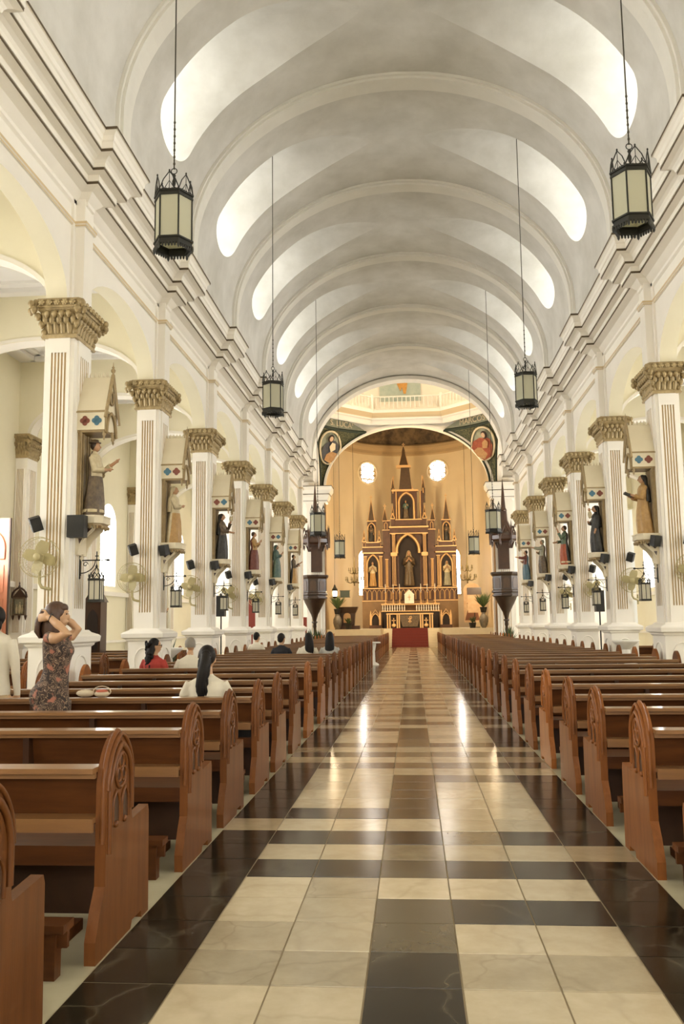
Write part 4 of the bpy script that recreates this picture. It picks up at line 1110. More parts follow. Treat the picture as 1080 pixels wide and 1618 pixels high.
def bracket_meshes():
    Q = {}
    q = MB(); q.box(0, .02, -.015, .015, 2.26, 2.58); q.tube([(.01, 0, 2.49), (.42, 0, 2.49)], .010, 5); q.tube([(.02, 0, 2.30)] + [(.02 + .22 * sin(t), 0, 2.49 - .19 * cos(t)) for t in [pi / 2 * i / 8 for i in range(9)]], .008, 5)
    q.tube([(.09 + .04 * cos(t) * (1 - t / 9), 0, 2.43 + .04 * sin(t) * (1 - t / 9)) for t in [.5 * i for i in range(14)]], .006, 4)
    q.lathe([(.018, 2.48), (.02, 2.50), (.008, 2.51), (.008, 2.58)], (.26, 0), 6); q.box(.235, .285, -.006, .006, 2.545, 2.56); q.box(.253, .267, -.006, .006, 2.50, 2.62)
    q.ell((.43, 0, 2.49), (.03, .02, .02), 6, 4)
    q.ell((.005, 0, 2.60), (.02, .02, .03), 6, 4); q.ell((.005, 0, 2.24), (.015, .015, .03), 6, 4)
    Q['bracket'] = q.mesh('bracket', ['iron'])
    W, z0, z1 = .082, 1.91, 2.19
    q = MB(); q.add([(-W, -W, z0), (W, -W, z0), (W, -W, z1), (-W, -W, z1), (-W, -W + .006, z0), (W, -W + .006, z0), (W, -W + .006, z1), (-W, -W + .006, z1)], [(0, 1, 2, 3), (7, 6, 5, 4)]); Q['pane'] = q.mesh('pane', ['panebright'])
    q = MB()
    for sx in (-1, 1):
        for sy in (-1, 1):
            q.tube([(sx * W, sy * W, z0 - .03), (sx * W, sy * W, z1 + .05)], .009, 4); q.lathe([(.010, z1 + .05), (.014, z1 + .07), (.002, z1 + .10)], (sx * W, sy * W), 5)
            q.tube([(sx * W, sy * W, z1 + .03), (sx * W * .6, sy * W * .6, z1 + .12), (0, 0, z1 + .20)], .006, 4)
        q.tube([(sx * W, 0, z0), (sx * W, 0, z1)], .006, 4); q.tube([(0, sx * W, z0), (0, sx * W, z1)], .006, 4)
        for f in (-1, 1):
            q.tube([(f * W, sx * W, z1 + .02), (f * W * .4, sx * W, z1 + .08), (0, sx * W, z1 + .12)], .006, 4); q.tube([(sx * W, f * W, z1 + .02), (sx * W, f * W * .4, z1 + .08), (sx * W, 0, z1 + .12)], .006, 4)
    q.frustum((0, 0), (W + .014, W + .014), (W + .014, W + .014), z1 - .004, z1 + .03); q.frustum((0, 0), (W + .012, W + .012), (W + .012, W + .012), z0 - .035, z0 + .002)
    q.lathe([(.014, z1 + .18), (.02, z1 + .21), (.006, z1 + .24), (.004, 2.49)], (0, 0), 6)
    Q['cage'] = q.mesh('cage', ['iron'])
    return Q
BQ = bracket_meshes()
def bracket_lamp(s, k, n):
    t = thing('bracket_lantern', f'small square lantern on an iron bracket, {ordn(n)} column on the {SIDE[s]}', 'lantern', (SX(s, D_COL - HXc - .028), EY(k), 0), 0 if s < 0 else pi, 'bracket lanterns')
    link('bracket', BQ['bracket'], t); cg = link('cage', BQ['cage'], t, (.26, 0, 0))
    for i in range(4): o = link('pane', BQ['pane'], t, (.26, 0, 0)); o.rotation_euler = (0, 0, i * pi / 2)
def speaker_meshes(w, d, h):
    q = MB(); q.frustum((0, 0), (w / 2, d / 2), (w / 2, d / 2), -h / 2, h / 2); cab = q.mesh('cabinet', ['black'])
    q = MB(); q.box(-w * .46, w * .46, -d / 2 - .006, -d / 2, -h * .46, h * .46); gr = q.mesh('grille', ['spk_grille'])
    q = MB(); q.tube([(0, d / 2, 0), (0, d / 2 + .08, 0)], .015, 6); q.box(-.03, .03, d / 2 + .07, d / 2 + .085, -.05, .05); br = q.mesh('wall_bracket', ['black'])
    return cab, gr, br
mat('spk_grille', (.022, .021, .018), .8, (.04, .038, .03), 120, .6)
SPK = {'big': speaker_meshes(.25, .16, .32), 'small': speaker_meshes(.15, .13, .20)}
def speaker(kind, loc, rot, label):
    t = thing('loudspeaker', label, 'loudspeaker', loc, 0, 'black loudspeakers on the columns'); t.rotation_euler = rot
    for n_, me in zip(('cabinet', 'grille', 'wall_bracket'), SPK[kind]): link(n_, me, t)
mat('fanpaint', (.50, .43, .22), .45, (.42, .35, .17), 5, .4)
def fan_meshes():
    Q = {}
    R = .285
    q = MB(); q.tube([(R * cos(t), 0, R * sin(t)) for t in [2 * pi * i / 32 for i in range(32)]], .006, 5, closed=True)
    q.tube([(R * .98 * cos(t), .10, R * .98 * sin(t)) for t in [2 * pi * i / 32 for i in range(32)]], .004, 4, closed=True)
    for rr, yy in ((.10, -.045), (.19, -.03)):
        q.tube([(rr * cos(t), yy, rr * sin(t)) for t in [2 * pi * i / 24 for i in range(24)]], .0025, 4, closed=True)
    for i in range(40):
        t = 2 * pi * i / 40; q.tube([(.05 * cos(t), -.05, .05 * sin(t)), (.19 * cos(t), -.03, .19 * sin(t)), (R * cos(t), 0, R * sin(t)), (R * .7 * cos(t), .11, R * .7 * sin(t))], .0016, 3)
    Q['cage'] = q.mesh('cage', ['fanpaint'])
    q = MB(); pr = []
    rows = []
    for u in range(6):
        r = .05 + .19 * u / 5; wd_ = .045 + .04 * sin(pi * (u + 1.5) / 7)
        rows.append([(r, .05 - .05 * (v - .5), (v - .42) * 2 * wd_) for v in (0, .25, .5, .75, 1)])
    q.grid(rows, 0, True); q.grid([[(x, y + .006, z) for x, y, z in r] for r in rows], 0, True); Q['blade'] = q.mesh('blade', ['fanpaint'])
    q = MB()
    rings = [[(r * cos(2 * pi * j / 16), y, r * sin(2 * pi * j / 16)) for j in range(16)] for r, y in ((.012, -.062), (.045, -.06), (.055, -.05), (.055, .06), (.085, .08), (.085, .20), (.05, .24))]
    q.loft(rings, 0, True); Q['motor'] = q.mesh('motor', ['fanpaint'])
    q = MB(); q.tube([(-.035, .14, -.02), (-.03, .14, -.36), (.0, .15, -.42), (.06, .20, -.44), (.07, .30, -.44)], .024, 8); q.box(.05, .09, .28, .31, -.55, -.32); Q['arm'] = q.mesh('arm', ['fanpaint'])
    return Q
FQ = fan_meshes()
def fan(loc, rz, ph, label):
    t = thing('wall_fan', label, 'fan', loc, rz, 'cream wall fans')
    link('cage', FQ['cage'], t); link('motor', FQ['motor'], t); link('arm', FQ['arm'], t)
    for i in range(4): o = link('blade', FQ['blade'], t); o.rotation_euler = (0, ph + i * pi / 2, 0)
for s, ks in ((-1, range(0, 6)), (1, range(1, 6))):
    for k in ks:
        n = k + 1 if s < 0 else k
        bracket_lamp(s, k, n)
        yf = EY(k) - HYc
        if (s, k) == (-1, 0):
            speaker('big', (-4.78, yf - .02, 2.955), (0, 0, 0), 'larger square black loudspeaker beside the nearest left statue corbel')
        else:
            speaker('small', (SX(s, D_COL - HXc - .12), yf + .05, 2.985), (.25, 0, s * .45), f'black loudspeaker beside the corbel of the {ordn(n)} column on the {SIDE[s]}')
        if k <= 4:
            speaker('small', (SX(s, D_COL + .20), yf - .18, 2.985), (.3, s * .35, s * -.5), f'tilted black loudspeaker on the outer edge of the {ordn(n)} {SIDE[s]} column')
            fan((SX(s, D_COL + (.10 if k == 0 else .18)), yf - .30, 2.50 if k == 0 else 2.44), (.0 if s < 0 else -.35), (.35, .1, .3, .7, .5)[k % 5], f'cream wall fan on the {ordn(n)} column on the {SIDE[s]}')
# ------------------------------------------------------------------ chancel
for s in (-1, 1):
    x0, x1 = sorted((SX(s, 1.85), SX(s, 5.15)))
    MB().box(x0, x1, 54.2, YS0 + NS * TREAD, 0, PZ - .002).build('side_platform', 'marble', steps)
mat('carpet', (.14, .022, .016), .95, (.09, .014, .010), 30, .6)
q = MB()
for i in range(NS):
    q.box(-1.17, 1.17, i * TREAD - .012, (i + 1) * TREAD + .0, (i + 1) * RISE, (i + 1) * RISE + .012)
    q.box(-1.17, 1.17, i * TREAD - .014, i * TREAD - .002, i * RISE, (i + 1) * RISE + .012)
q.box(-1.17, 1.17, NS * TREAD, NS * TREAD + .9, PZ, PZ + .012); q.box(-1.25, 1.25, -.35, 0, 0.003, .015)
tag(q.build('carpet_runner', 'carpet', None, (-.2, YS0, 0.005)), 'dark red carpet running down the altar steps', 'carpet')

S_R = 64 / F; XR = -.15
mat('ret_wood', (.10, .038, .015), .5, (.05, .019, .008), 2.5, .7); mat('ret_tan', (.26, .15, .06), .5, (.17, .095, .035), 2, .6); mat('ret_gold', (.70, .44, .20), .4, metal=.2)
mat('ret_dark', (.02, .010, .006), .7); mat('ret_spire', (.085, .048, .022), .5, (.045, .025, .012), 6, .6)
ret = thing('retablo', 'tall gothic altarpiece of dark red wood with gilded tracery and spires', 'altarpiece', (XR, 64, PZ))
def RX(u): return (u - 647) * S_R
def RZ(v): return 1.504 + (985.6 - v) * S_R - PZ
RP = {}
def rmb(nm, m): return RP.setdefault((nm, m), MB())
def rb(nm, m, u0, u1, v0, v1, d0=0, d1=.3):                   # d: distance towards the nave
    rmb(nm, m).box(RX(u0), RX(u1), -d1, -d0, max(0, RZ(v1)), RZ(v0))
def rarch(nm, m, uc, hw, v_spring, v_apex, v_bot, d, r):
    g = gothic(hw * S_R, RZ(v_spring), RZ(v_apex) - RZ(v_spring), 8)
    pts = [(-hw * S_R, RZ(v_bot))] + g + [(hw * S_R, RZ(v_bot))]
    rmb(nm, m).tube([(RX(uc) + x, -d, z) for x, z in pts], r, 4)
def rniche(nm, uc, hw, v_spring, v_apex, v_bot, d):
    g = gothic(hw * S_R, RZ(v_spring), RZ(v_apex) - RZ(v_spring), 8)
    pts = [(RX(uc) - hw * S_R, RZ(v_bot))] + [(RX(uc) + x, z) for x, z in g] + [(RX(uc) + hw * S_R, RZ(v_bot))]
    rmb(nm, 'ret_dark').prism(pts, -d, -d - .03, 'y')
def rpost(nm, u, hw, v0, v1, d):                               # gilded clustered post
    rb(nm, 'ret_wood', u - hw, u + hw, v0, v1, 0, d)
    for e in (-.7, 0, .7): rmb(nm, 'ret_gold').tube([(RX(u + e * hw), -d - .02, RZ(v1)), (RX(u + e * hw), -d - .02, RZ(v0))], .028, 4)
    for v in (v0, v1): rb(nm, 'ret_gold', u - hw - .6, u + hw + .6, v - .6, v + .6, 0, d + .07)
def rspire(nm, u, hw, v_base, v_tip, d=.15, cross=True):
    c = (RX(u), -d); h = hw * S_R
    rmb(nm, 'ret_spire').frustum(c, (h, h), (.02, .02), RZ(v_base), RZ(v_tip))
    for sx in (-1, 1):
        rmb(nm, 'ret_gold').tube([(c[0] + sx * h, c[1] - h, RZ(v_base)), (c[0], c[1] - .02, RZ(v_tip))], .02, 4)
    if cross:
        z = RZ(v_tip); rmb(nm, 'ret_gold').box(c[0] - .025, c[0] + .025, c[1] - .02, c[1] + .02, z - .1, z + .30); rmb(nm, 'ret_gold').box(c[0] - .11, c[0] + .11, c[1] - .02, c[1] + .02, z + .12, z + .17)
def rgable(nm, u, hw, v_base, v_tip, d):
    for sx in (-1, 1): rmb(nm, 'ret_gold').tube([(RX(u + sx * hw), -d, RZ(v_base)), (RX(u), -d, RZ(v_tip))], .045, 4)
    rb(nm, 'ret_gold', u - hw, u + hw, v_base - .6, v_base + .8, d - .1, d + .03)
# base
rb('base', 'ret_tan', 572, 721, 950, 992, -.6, .25); rb('base', 'ret_wood', 572, 721, 931, 950, -.5, .2)
rb('base', 'ret_gold', 572, 721, 929.5, 931.2, -.5, .32); rb('base', 'ret_gold', 572, 611, 949, 950.5, 0, .3); rb('base', 'ret_gold', 683, 721, 949, 950.5, 0, .3)
for i in range(20):
    u = 575 + 7.55 * i
    if 611 < u < 683 and False: continue
    rarch('base', 'ret_gold', u + 1, 3.0, 938, 932.5, 948, .27, .022)
for sg in (-1, 1):
    M_ = lambda u: 647 + sg * (u - 647)
    WG = 'wing_l' if sg > 0 else 'wing_r'
    def mb2(nm, m, a, b, *r): rb(nm, m, *sorted((M_(a), M_(b))), *r)
    # wings
    mb2(WG, 'ret_wood', 574, 607, 862, 930, -.4, .10); mb2(WG, 'ret_gold', 573, 608, 873.5, 875.5, 0, .3); mb2(WG, 'ret_wood', 573, 608, 866, 873.5, 0, .22); mb2(WG, 'ret_gold', 573, 608, 864.5, 866, 0, .3)
    for u in (577.5, 602): rpost(WG, M_(u), 2.4, 880, 928, .22)
    rniche(WG, M_(589.5), 8.2, 893, 879, 928, .11); rarch(WG, 'ret_gold', M_(589.5), 9.2, 893, 877, 928, .17, .07)
    # wing upper stage
    mb2(WG, 'ret_wood', 579, 599.5, 858, 866, 0, .25); mb2(WG, 'ret_gold', 579, 599.5, 857, 858.5, 0, .3)
    mb2(WG, 'ret_wood', 581.5, 595, 823, 858, -.2, .12); rniche(WG, M_(588), 4.6, 835, 828, 856, .125); rarch(WG, 'ret_gold', M_(588), 5.6, 835, 826.5, 856, .17, .05)
    mb2(WG, 'ret_gold', 580.5, 596, 823, 824.3, 0, .25); rgable(WG, M_(588), 6, 823, 809, .2)
    rspire(WG, M_(588), 5, 823, 788, .1)
    for u in (576, 600): rb(WG, 'ret_wood', M_(u) - 2.6, M_(u) + 2.6, 856, 866, 0, .2); rgable(WG, M_(u), 3, 856, 849, .2); rspire(WG, M_(u), 2.4, 856, 838, .1, False); rarch(WG, 'ret_gold', M_(u), 2, 860, 857.5, 866, .22, .02)
    # flanking pier towers
    mb2('centre', 'ret_wood', 606, 618, 838, 930, -.3, .30); mb2('centre', 'ret_gold', 605, 619, 838, 839.2, 0, .36); mb2('centre', 'ret_wood', 607, 617, 824, 838, -.2, .25); mb2('centre', 'ret_gold', 606, 618, 823.5, 824.5, 0, .32)
    rspire('centre', M_(609.5), 4.2, 824, 803, .12); rpost('centre', M_(611.5), 2.0, 885, 928, .32)
    rarch('centre', 'ret_gold', M_(611), 2.2, 830, 826.5, 837, .3, .03)
    for u in (622.8,): rpost('centre', M_(u), 3.2, 880, 926, .5); rpost('centre', M_(u), 2.6, 846, 875, .5); mb2('centre', 'ret_gold', 618, 628, 875, 880, 0, .6)
    # crest pinnacles
    mb2('centre', 'ret_wood', 619, 625.5, 822, 832, 0, .4); rgable('centre', M_(622), 3.4, 821, 812, .42); rspire('centre', M_(622), 3, 821, 800, .25, False)
    mb2('tower', 'ret_wood', 623, 628.5, 777, 822, -.2, .15); rmb('tower', 'ret_gold').tube([(RX(M_(628)), -.2, RZ(822)), (RX(M_(628)), -.2, RZ(776))], .05, 4)
    rmb('tower', 'ret_gold').tube([(RX(M_(623)), -.2, RZ(780)), (RX(M_(624.5)), -.1, RZ(752))], .04, 4)
    mb2('tower', 'ret_spire', 620, 625, 770, 795, -.2, .1); rspire('tower', M_(623), 2.6, 772, 753, .1, False)
rb('centre', 'ret_wood', 618, 676, 832, 930, -.5, .12); rb('centre', 'ret_gold', 617, 677, 844, 845.5, 0, .55); rb('centre', 'ret_wood', 617, 677, 836, 844, 0, .45); rb('centre', 'ret_gold', 616, 678, 833.5, 836, 0, .6)
rniche('centre', 647, 16.5, 868, 847, 928, .13); rarch('centre', 'ret_gold', 647 - 2, 17.5, 872, 846, 876, .52, .11)
rb('centre', 'ret_wood', 625, 669, 823, 832, 0, .4); rb('centre', 'ret_gold', 626, 668, 822, 823.6, 0, .5)
rb('tower', 'ret_wood', 627, 661, 775, 822, -.3, .10); rniche('tower', 642 + 2, 10.5, 795, 783, 821, .11); rarch('tower', 'ret_gold', 644, 11.8, 795, 779, 821, .16, .09)
rb('tower', 'ret_gold', 621, 663, 774, 777, -.2, .25); rgable('tower', 644, 10.5, 774, 752, .25)
c_ = (RX(643), .0)
rmb('tower', 'ret_spire').frustum(c_, (10 * S_R, 8 * S_R), (6.5 * S_R, 6 * S_R), RZ(774), RZ(739)); rb('tower', 'ret_gold', 629, 652, 735, 739, -.3, .3)
rmb('tower', 'ret_spire').frustum((RX(641), 0), (7.5 * S_R, 6 * S_R), (.03, .03), RZ(735), RZ(704))
for sx in (-1, 1): rmb('tower', 'ret_gold').tube([(RX(641 + sx * 7.5), -6 * S_R, RZ(735)), (RX(641), 0, RZ(705))], .03, 4)
rmb('tower', 'ret_gold').box(RX(640.4), RX(641.6), -.03, .03, RZ(706), RZ(698)); rmb('tower', 'ret_gold').box(RX(638.5), RX(643.5), -.03, .03, RZ(701), RZ(700))
names = {}
for (nm, m), b in RP.items():
    names.setdefault(nm, []).append((m, b))
for nm, L in names.items():
    host = None
    for m, b in L:
        pn = {'ret_wood': nm.split('_')[0], 'ret_gold': 'gilded_tracery', 'ret_dark': 'niche_back', 'ret_tan': 'marble_base', 'ret_spire': 'spire'}[m]
        o = b.build(pn, m, host or ret)
        if host is None: host = o
# statues in the niches
def rstat(u, v_bot, H, cols, pose, label, d=.30): statue(0, 0, 0, *cols, pose, label, z=0, H=H, loc=(XR + RX(u), 64 - d, PZ + RZ(v_bot)), rz=-pi / 2)
rstat(646, 927, 2.5, ('st_brown', 'st_brown', 'st_black', 'st_cream'), 'pray veil', 'dim robed statue with pale veil in the central niche of the altarpiece', .42)
rstat(589, 927, 1.75, ('st_gold', 'st_cream', 'st_brown', 'st_hair'), 'pray', 'saint statue in the left niche of the altarpiece')
rstat(705, 927, 1.75, ('st_grey', 'st_cream', 'st_grey', 'st_grey'), 'pray veil', 'pale saint statue in the right niche of the altarpiece')
rstat(587.5, 856, 1.15, ('st_black', 'st_brown', 'st_black', 'st_hair'), 'down', 'dark statue in the upper left turret of the altarpiece', .3)
rstat(706, 856, 1.15, ('st_black', 'st_brown', 'st_black', 'st_hair'), 'down', 'dark statue in the upper right turret of the altarpiece', .3)
rstat(643, 820.5, 1.3, ('st_brown', 'st_teal', 'st_black', 'st_hair'), 'out', 'dark statue in the topmost niche of the altarpiece', .3)

# altar table, gradine, tabernacle, side shrines, candlesticks
YA = 61.4
al = thing('altar_table', 'altar table with gilded posts and a cross emblem in front of the altarpiece', 'altar', (-.2, YA, PZ))
q = MB(); q.box(-1.6, 1.6, -.5, .5, .93, 1.02); q.build('table_top', 'ret_gold', al)
q = MB(); q.box(-1.45, 1.45, -.3, .4, 0, .93); q.build('body', 'ret_dark', al)
q = MB(); q.prism([(-.75, .93), (.75, .93), (.5, .1), (-.5, .1)], -.42, -.3, 'y'); q.build('front_panel', 'st_brown', al)
q = MB()
for x in (-1.52, -1.36, -.86, -.72, .72, .86, 1.36, 1.52): q.box(x - .045, x + .045, -.46, -.30, 0, .93)
for x in (-1.1, 1.1): q.box(x - .03, x + .03, -.4, -.32, .2, .7); q.box(x - .14, x + .14, -.4, -.32, .5, .56); q.ell((x, -.36, .2), (.16, .05, .12), 8, 5)
q.build('gilded_posts', 'ret_gold', al)
q = MB(); q.box(-.02, .02, -.44, -.42, .35, .8); q.tube([(.06 + .07 * cos(t), -.43, .73 + .07 * sin(t)) for t in [2 * pi * i / 10 for i in range(10)]], .022, 5, closed=True)
for a in (.7, -.7): q.obox((0, -.43, .55), (.05, .02, .34), Matrix.Rotation(a, 3, 'Y'))
q.build('emblem', 'ret_gold', al)
gd = thing('gradine', 'white balustraded altar shelf behind the altar table', 'altar shelf', (-.15, 63.2, PZ))
MB().box(-2.0, 2.0, -.25, .25, 0, 1.15).build('body', 'ret_dark', gd)
q = MB(); q.box(-2.05, 2.05, -.3, .3, 1.15, 1.22); q.box(-2.05, 2.05, -.3, .3, 1.62, 1.72); q.build('shelf', 'ret_gold', gd)
bme = MB().lathe([(.05, 1.22), (.03, 1.3), (.055, 1.4), (.03, 1.5), (.05, 1.62)], n=6).mesh('baluster', ['white'])
for i in range(24):
    x = -1.95 + i * .17
    if abs(x) > .3: link('baluster', bme, gd, (x, -.2, 0))
tb = thing('tabernacle', 'small white gabled tabernacle on the altar shelf', 'tabernacle', (-.22, 63.0, PZ + 1.72))
q = MB(); q.box(-.33, .33, -.2, .2, 0, .62); q.build('house', 'white', tb)
q = MB(); q.prism([(-.36, .62), (0, .98), (.36, .62)], -.22, .22, 'y'); q.build('roof', 'white', tb)
q = MB(); q.box(-.02, .02, -.23, -.2, .2, .62); q.box(-.12, .12, -.23, -.2, .42, .46); q.build('cross', 'ret_gold', tb)
cst = MB().lathe([(.10, 0), (.10, .03), (.03, .08), (.045, .25), (.02, .3), (.03, .7), (.06, .74), (.06, .77), (.025, .78)], n=8).mesh('stick', ['ret_gold']); cwx = MB().lathe([(.022, .77), (.022, 1.35), (.004, 1.4)], n=6).mesh('candle', ['white'])
for i, x in enumerate((-1.75, -1.2, -.75, .75, 1.2, 1.75)):
    t = thing('candlestick', f'tall gilded candlestick on the altar shelf, {ordn(i + 1)} from the left', 'candlestick', (-.15 + x, 63.2, PZ + 1.72), 0, 'altar candlesticks'); link('stick', cst, t); link('candle', cwx, t)
for sx in (-1, 1):
    t = thing('side_shrine', f'small gilded gothic shrine on the {"left" if sx < 0 else "right"} of the altar', 'shrine', (-.15 + sx * 2.45, 62.4, PZ))
    MB().box(-.42, .42, -.15, .2, 0, .22).build('base', 'ret_wood', t)
    q = MB()
    for x in (-.32, .32): q.box(x - .07, x + .07, -.12, .0, .22, .95); q.lathe([(.06, .95), (.06, 1.0), (.005, 1.25)], (x, -.06), 6)
    q.tube([(x, -.1, z) for x, z in gothic(.26, .62, .4, 6)], .04, 4); q.tube([(x, -.1, z) for x, z in [(-.22, .95), (0, 1.3), (.22, .95)]], .03, 4); q.build('gilded_frame', 'ret_gold', t)
    MB().prism([(-.26, .22)] + gothic(.26, .62, .36, 6) + [(.26, .22)], .0, .1, 'y').build('niche_back', 'ret_dark', t)
mat('leafgreen', (.045, .075, .022), .5, (.09, .12, .04), 20, .6)
def plant(loc, label, H, R, nl, pot=True, potcol='black', nm='potted_plant'):
    t = thing(nm, label, 'plant', loc)
    if pot: MB().lathe([(.16, 0), (.22, .30), (.24, .32), (.20, .33), (.05, .30)], n=12).build('pot', potcol, t)
    q = MB(); rnd = random.Random(hash(label) % 1000)
    for i in range(nl):
        a = rnd.uniform(0, 2 * pi); e = rnd.uniform(.2, 1); L_ = H * rnd.uniform(.5, 1)
        d = Vector((cos(a) * R * e, sin(a) * R * e, L_)); p0 = Vector((0, 0, .28 if pot else 0)); p1 = p0 + d * .6 + Vector((0, 0, .05)); p2 = p0 + d
        sd = Vector((-sin(a), cos(a), 0)) * .035
        q.add([p0, p1 - sd, p2, p1 + sd], [(0, 1, 2), (0, 2, 3)])
    q.build('foliage', 'leafgreen', t, fix=False); return t
mat('ceramic', (.11, .095, .07), .35, (.24, .20, .15), 7, .8); mat('terracotta', (.22, .09, .045), .6)
for sx, x in ((-1, -4.62), (1, 4.30)):
    t = thing('floor_vase', f'tall mottled ceramic vase on the {"left" if sx < 0 else "right"} of the chancel', 'vase', (x, 54.9, PZ))
    MB().lathe([(r_ * .52, z_ * .56) for r_, z_ in [(.22, 0), (.40, .25), (.52, .7), (.5, 1.1), (.3, 1.45), (.22, 1.55), (.28, 1.65), (.2, 1.66)]], n=18).build('body', 'ceramic', t)
    q = MB(); q.lathe([(.15, .84), (.17, .86), (.12, .88)], n=12); q.build('collar', 'ceramic', t)
    plant((x, 54.9, PZ + .93), f'bushy green plant standing in the {"left" if sx < 0 else "right"} chancel vase', 1.0, .6, 90)
    plant((x - sx * .7, 54.6, PZ), f'low dark plant beside the {"left" if sx < 0 else "right"} chancel vase', .45, .3, 40)
# lectern, stand with sheet, notice board, wall plaque
t = thing('lectern', 'carved wooden lectern on a dark step at the left of the chancel', 'lectern', (-4.05, 55.6, PZ))
MB().box(-.75, .75, -.5, .5, 0, .22).build('step', 'wooddark', t); MB().frustum((0, 0), (.42, .3), (.5, .36), .22, 1.25).build('body', 'woodpulpit', t)
q = MB(); q.frustum((0, 0), (.62, .42), (.66, .46), 1.25, 1.38); q.frustum((0, 0), (.5, .36), (.62, .42), 1.0, 1.25); q.build('top', 'woodpulpit', t)
MB().prism([(-.22, .4)] + gothic(.22, .8, .2, 5) + [(.22, .4)], -.40, -.34, 'y').build('arched_panel', 'ret_tan', t)
mat('greenboard', (.02, .035, .022), .5)
t = thing('notice_board', 'small dark board on the left chancel wall', 'board', (-4.55, 60.2, 3.55)); MB().box(-.32, .32, -.03, 0, -.2, .2).build('panel', 'greenboard', t)
q = MB(); q.box(-.36, .36, -.04, -.0, .2, .24); q.box(-.36, .36, -.04, -.0, -.24, -.2); q.build('frame', 'iron', t)
mat('poster', (.50, .32, .18), .8, (.62, .46, .30), 3, .8)
t = thing('easel_picture', 'large faded pink picture leaning against the right chancel wall', 'picture', (4.0, 60.6, PZ + .35))
MB().prism([(-.85, 0), (.85, 0), (.85, 3.3)] + [(p[0], p[1]) for p in reversed(arch_pts(.85, 3.3, .7, 10))] + [(-.85, 3.3)], -.08, 0, 'y').build('board', 'poster', t)
mat('pink', (.55, .36, .24), .8); mat('brownpaint', (.19, .08, .045), .8)
q = MB(); q.prism([(-.55, 1.9), (-.2, 2.15), (.35, 2.1), (.4, 1.75), (0, 1.6)], -.1, -.08, 'y'); q.prism([(-.75, .2), (-.5, 1.2), (.5, 1.25), (.7, .2)], -.095, -.08, 'y'); q.build('painted_figure', 'brownpaint', t)
q = MB(); q.prism([(-.3, 2.6), (.3, 2.6), (.25, 3.1), (-.25, 3.1)], -.1, -.08, 'y'); q.build('painted_head', 'pink', t)
t.scale = (.66, 1, .66)
t = thing('covered_stand', 'music stand covered by a pale cloth beside the easel picture', 'stand', (3.95, 57.6, PZ))
MB().box(-.42, .42, -.1, .05, .95, 2.1).build('cloth', 'poster', t); MB().box(-.45, .45, -.13, .08, 2.1, 2.55).build('desk', 'wooddark', t)
q = MB(); q.tube([(0, 0, 0), (0, 0, 1)], .03, 6); q.box(-.3, .3, -.2, .2, 0, .05); q.build('leg', 'iron', t)
# chancel oil lamp
mat('lampglow', (1, .8, .5), .5, emit=(1, .72, .40), estr=9)
t = thing('sanctuary_lamp', 'small lit hanging lamp above the left chancel vase', 'lamp', (-4.45, 51.2, 3.0))
MB().lathe([(.05, 0), (.13, .05), (.15, .12)], n=10).build('base', 'iron', t); MB().lathe([(.12, .12), (.13, .38), (.11, .42)], n=10).build('globe', 'lampglow', t); MB().lathe([(.15, .42), (.17, .52), (.10, .60), (.05, .72), (.02, .8)], n=10).build('cap', 'iron', t)
q = MB(); q.tube([(0, 0, .8), (0, 0, 9.0)], .008, 4); q.build('cord', 'chain', t)
# chandeliers
mat('brass', (.15, .115, .045), .35, metal=.6)
for sx, x, z in ((-1, -3.62, 4.15), (1, 3.46, 4.2)):
    t = thing('chandelier', f'brass branched chandelier on the {"left" if sx < 0 else "right"} side of the chancel', 'chandelier', (x, 56, z))
    MB().lathe([(.01, -.25), (.05, -.2), (.03, -.1), (.09, 0), (.05, .15), (.03, .5), (.09, .6), (.04, .75), (.03, 1.2), (.01, 1.6)], n=8).build('stem', 'brass', t)
    for tier, (R_, zz, n_) in enumerate(((.55, .05, 10), (.35, .62, 6))):
        for i in range(n_):
            a = 2 * pi * i / n_ + tier * .3
            q = MB(); q.tube([(0.05 * cos(a), .05 * sin(a), zz), (R_ * .5 * cos(a), R_ * .5 * sin(a), zz - .12), (R_ * .9 * cos(a), R_ * .9 * sin(a), zz - .04), (R_ * cos(a), R_ * sin(a), zz + .08)], .016, 5)
            q.lathe([(.05, zz + .08), (.06, zz + .1), (.02, zz + .11), (.02, zz + .26), (.005, zz + .30)], (R_ * cos(a), R_ * sin(a)), 6); q.build('branch', 'brass', t)
    q = MB(); q.tube([(0, 0, 1.5), (0, 0, 13.0)], .012, 4); q.build('cord', 'chain', t)
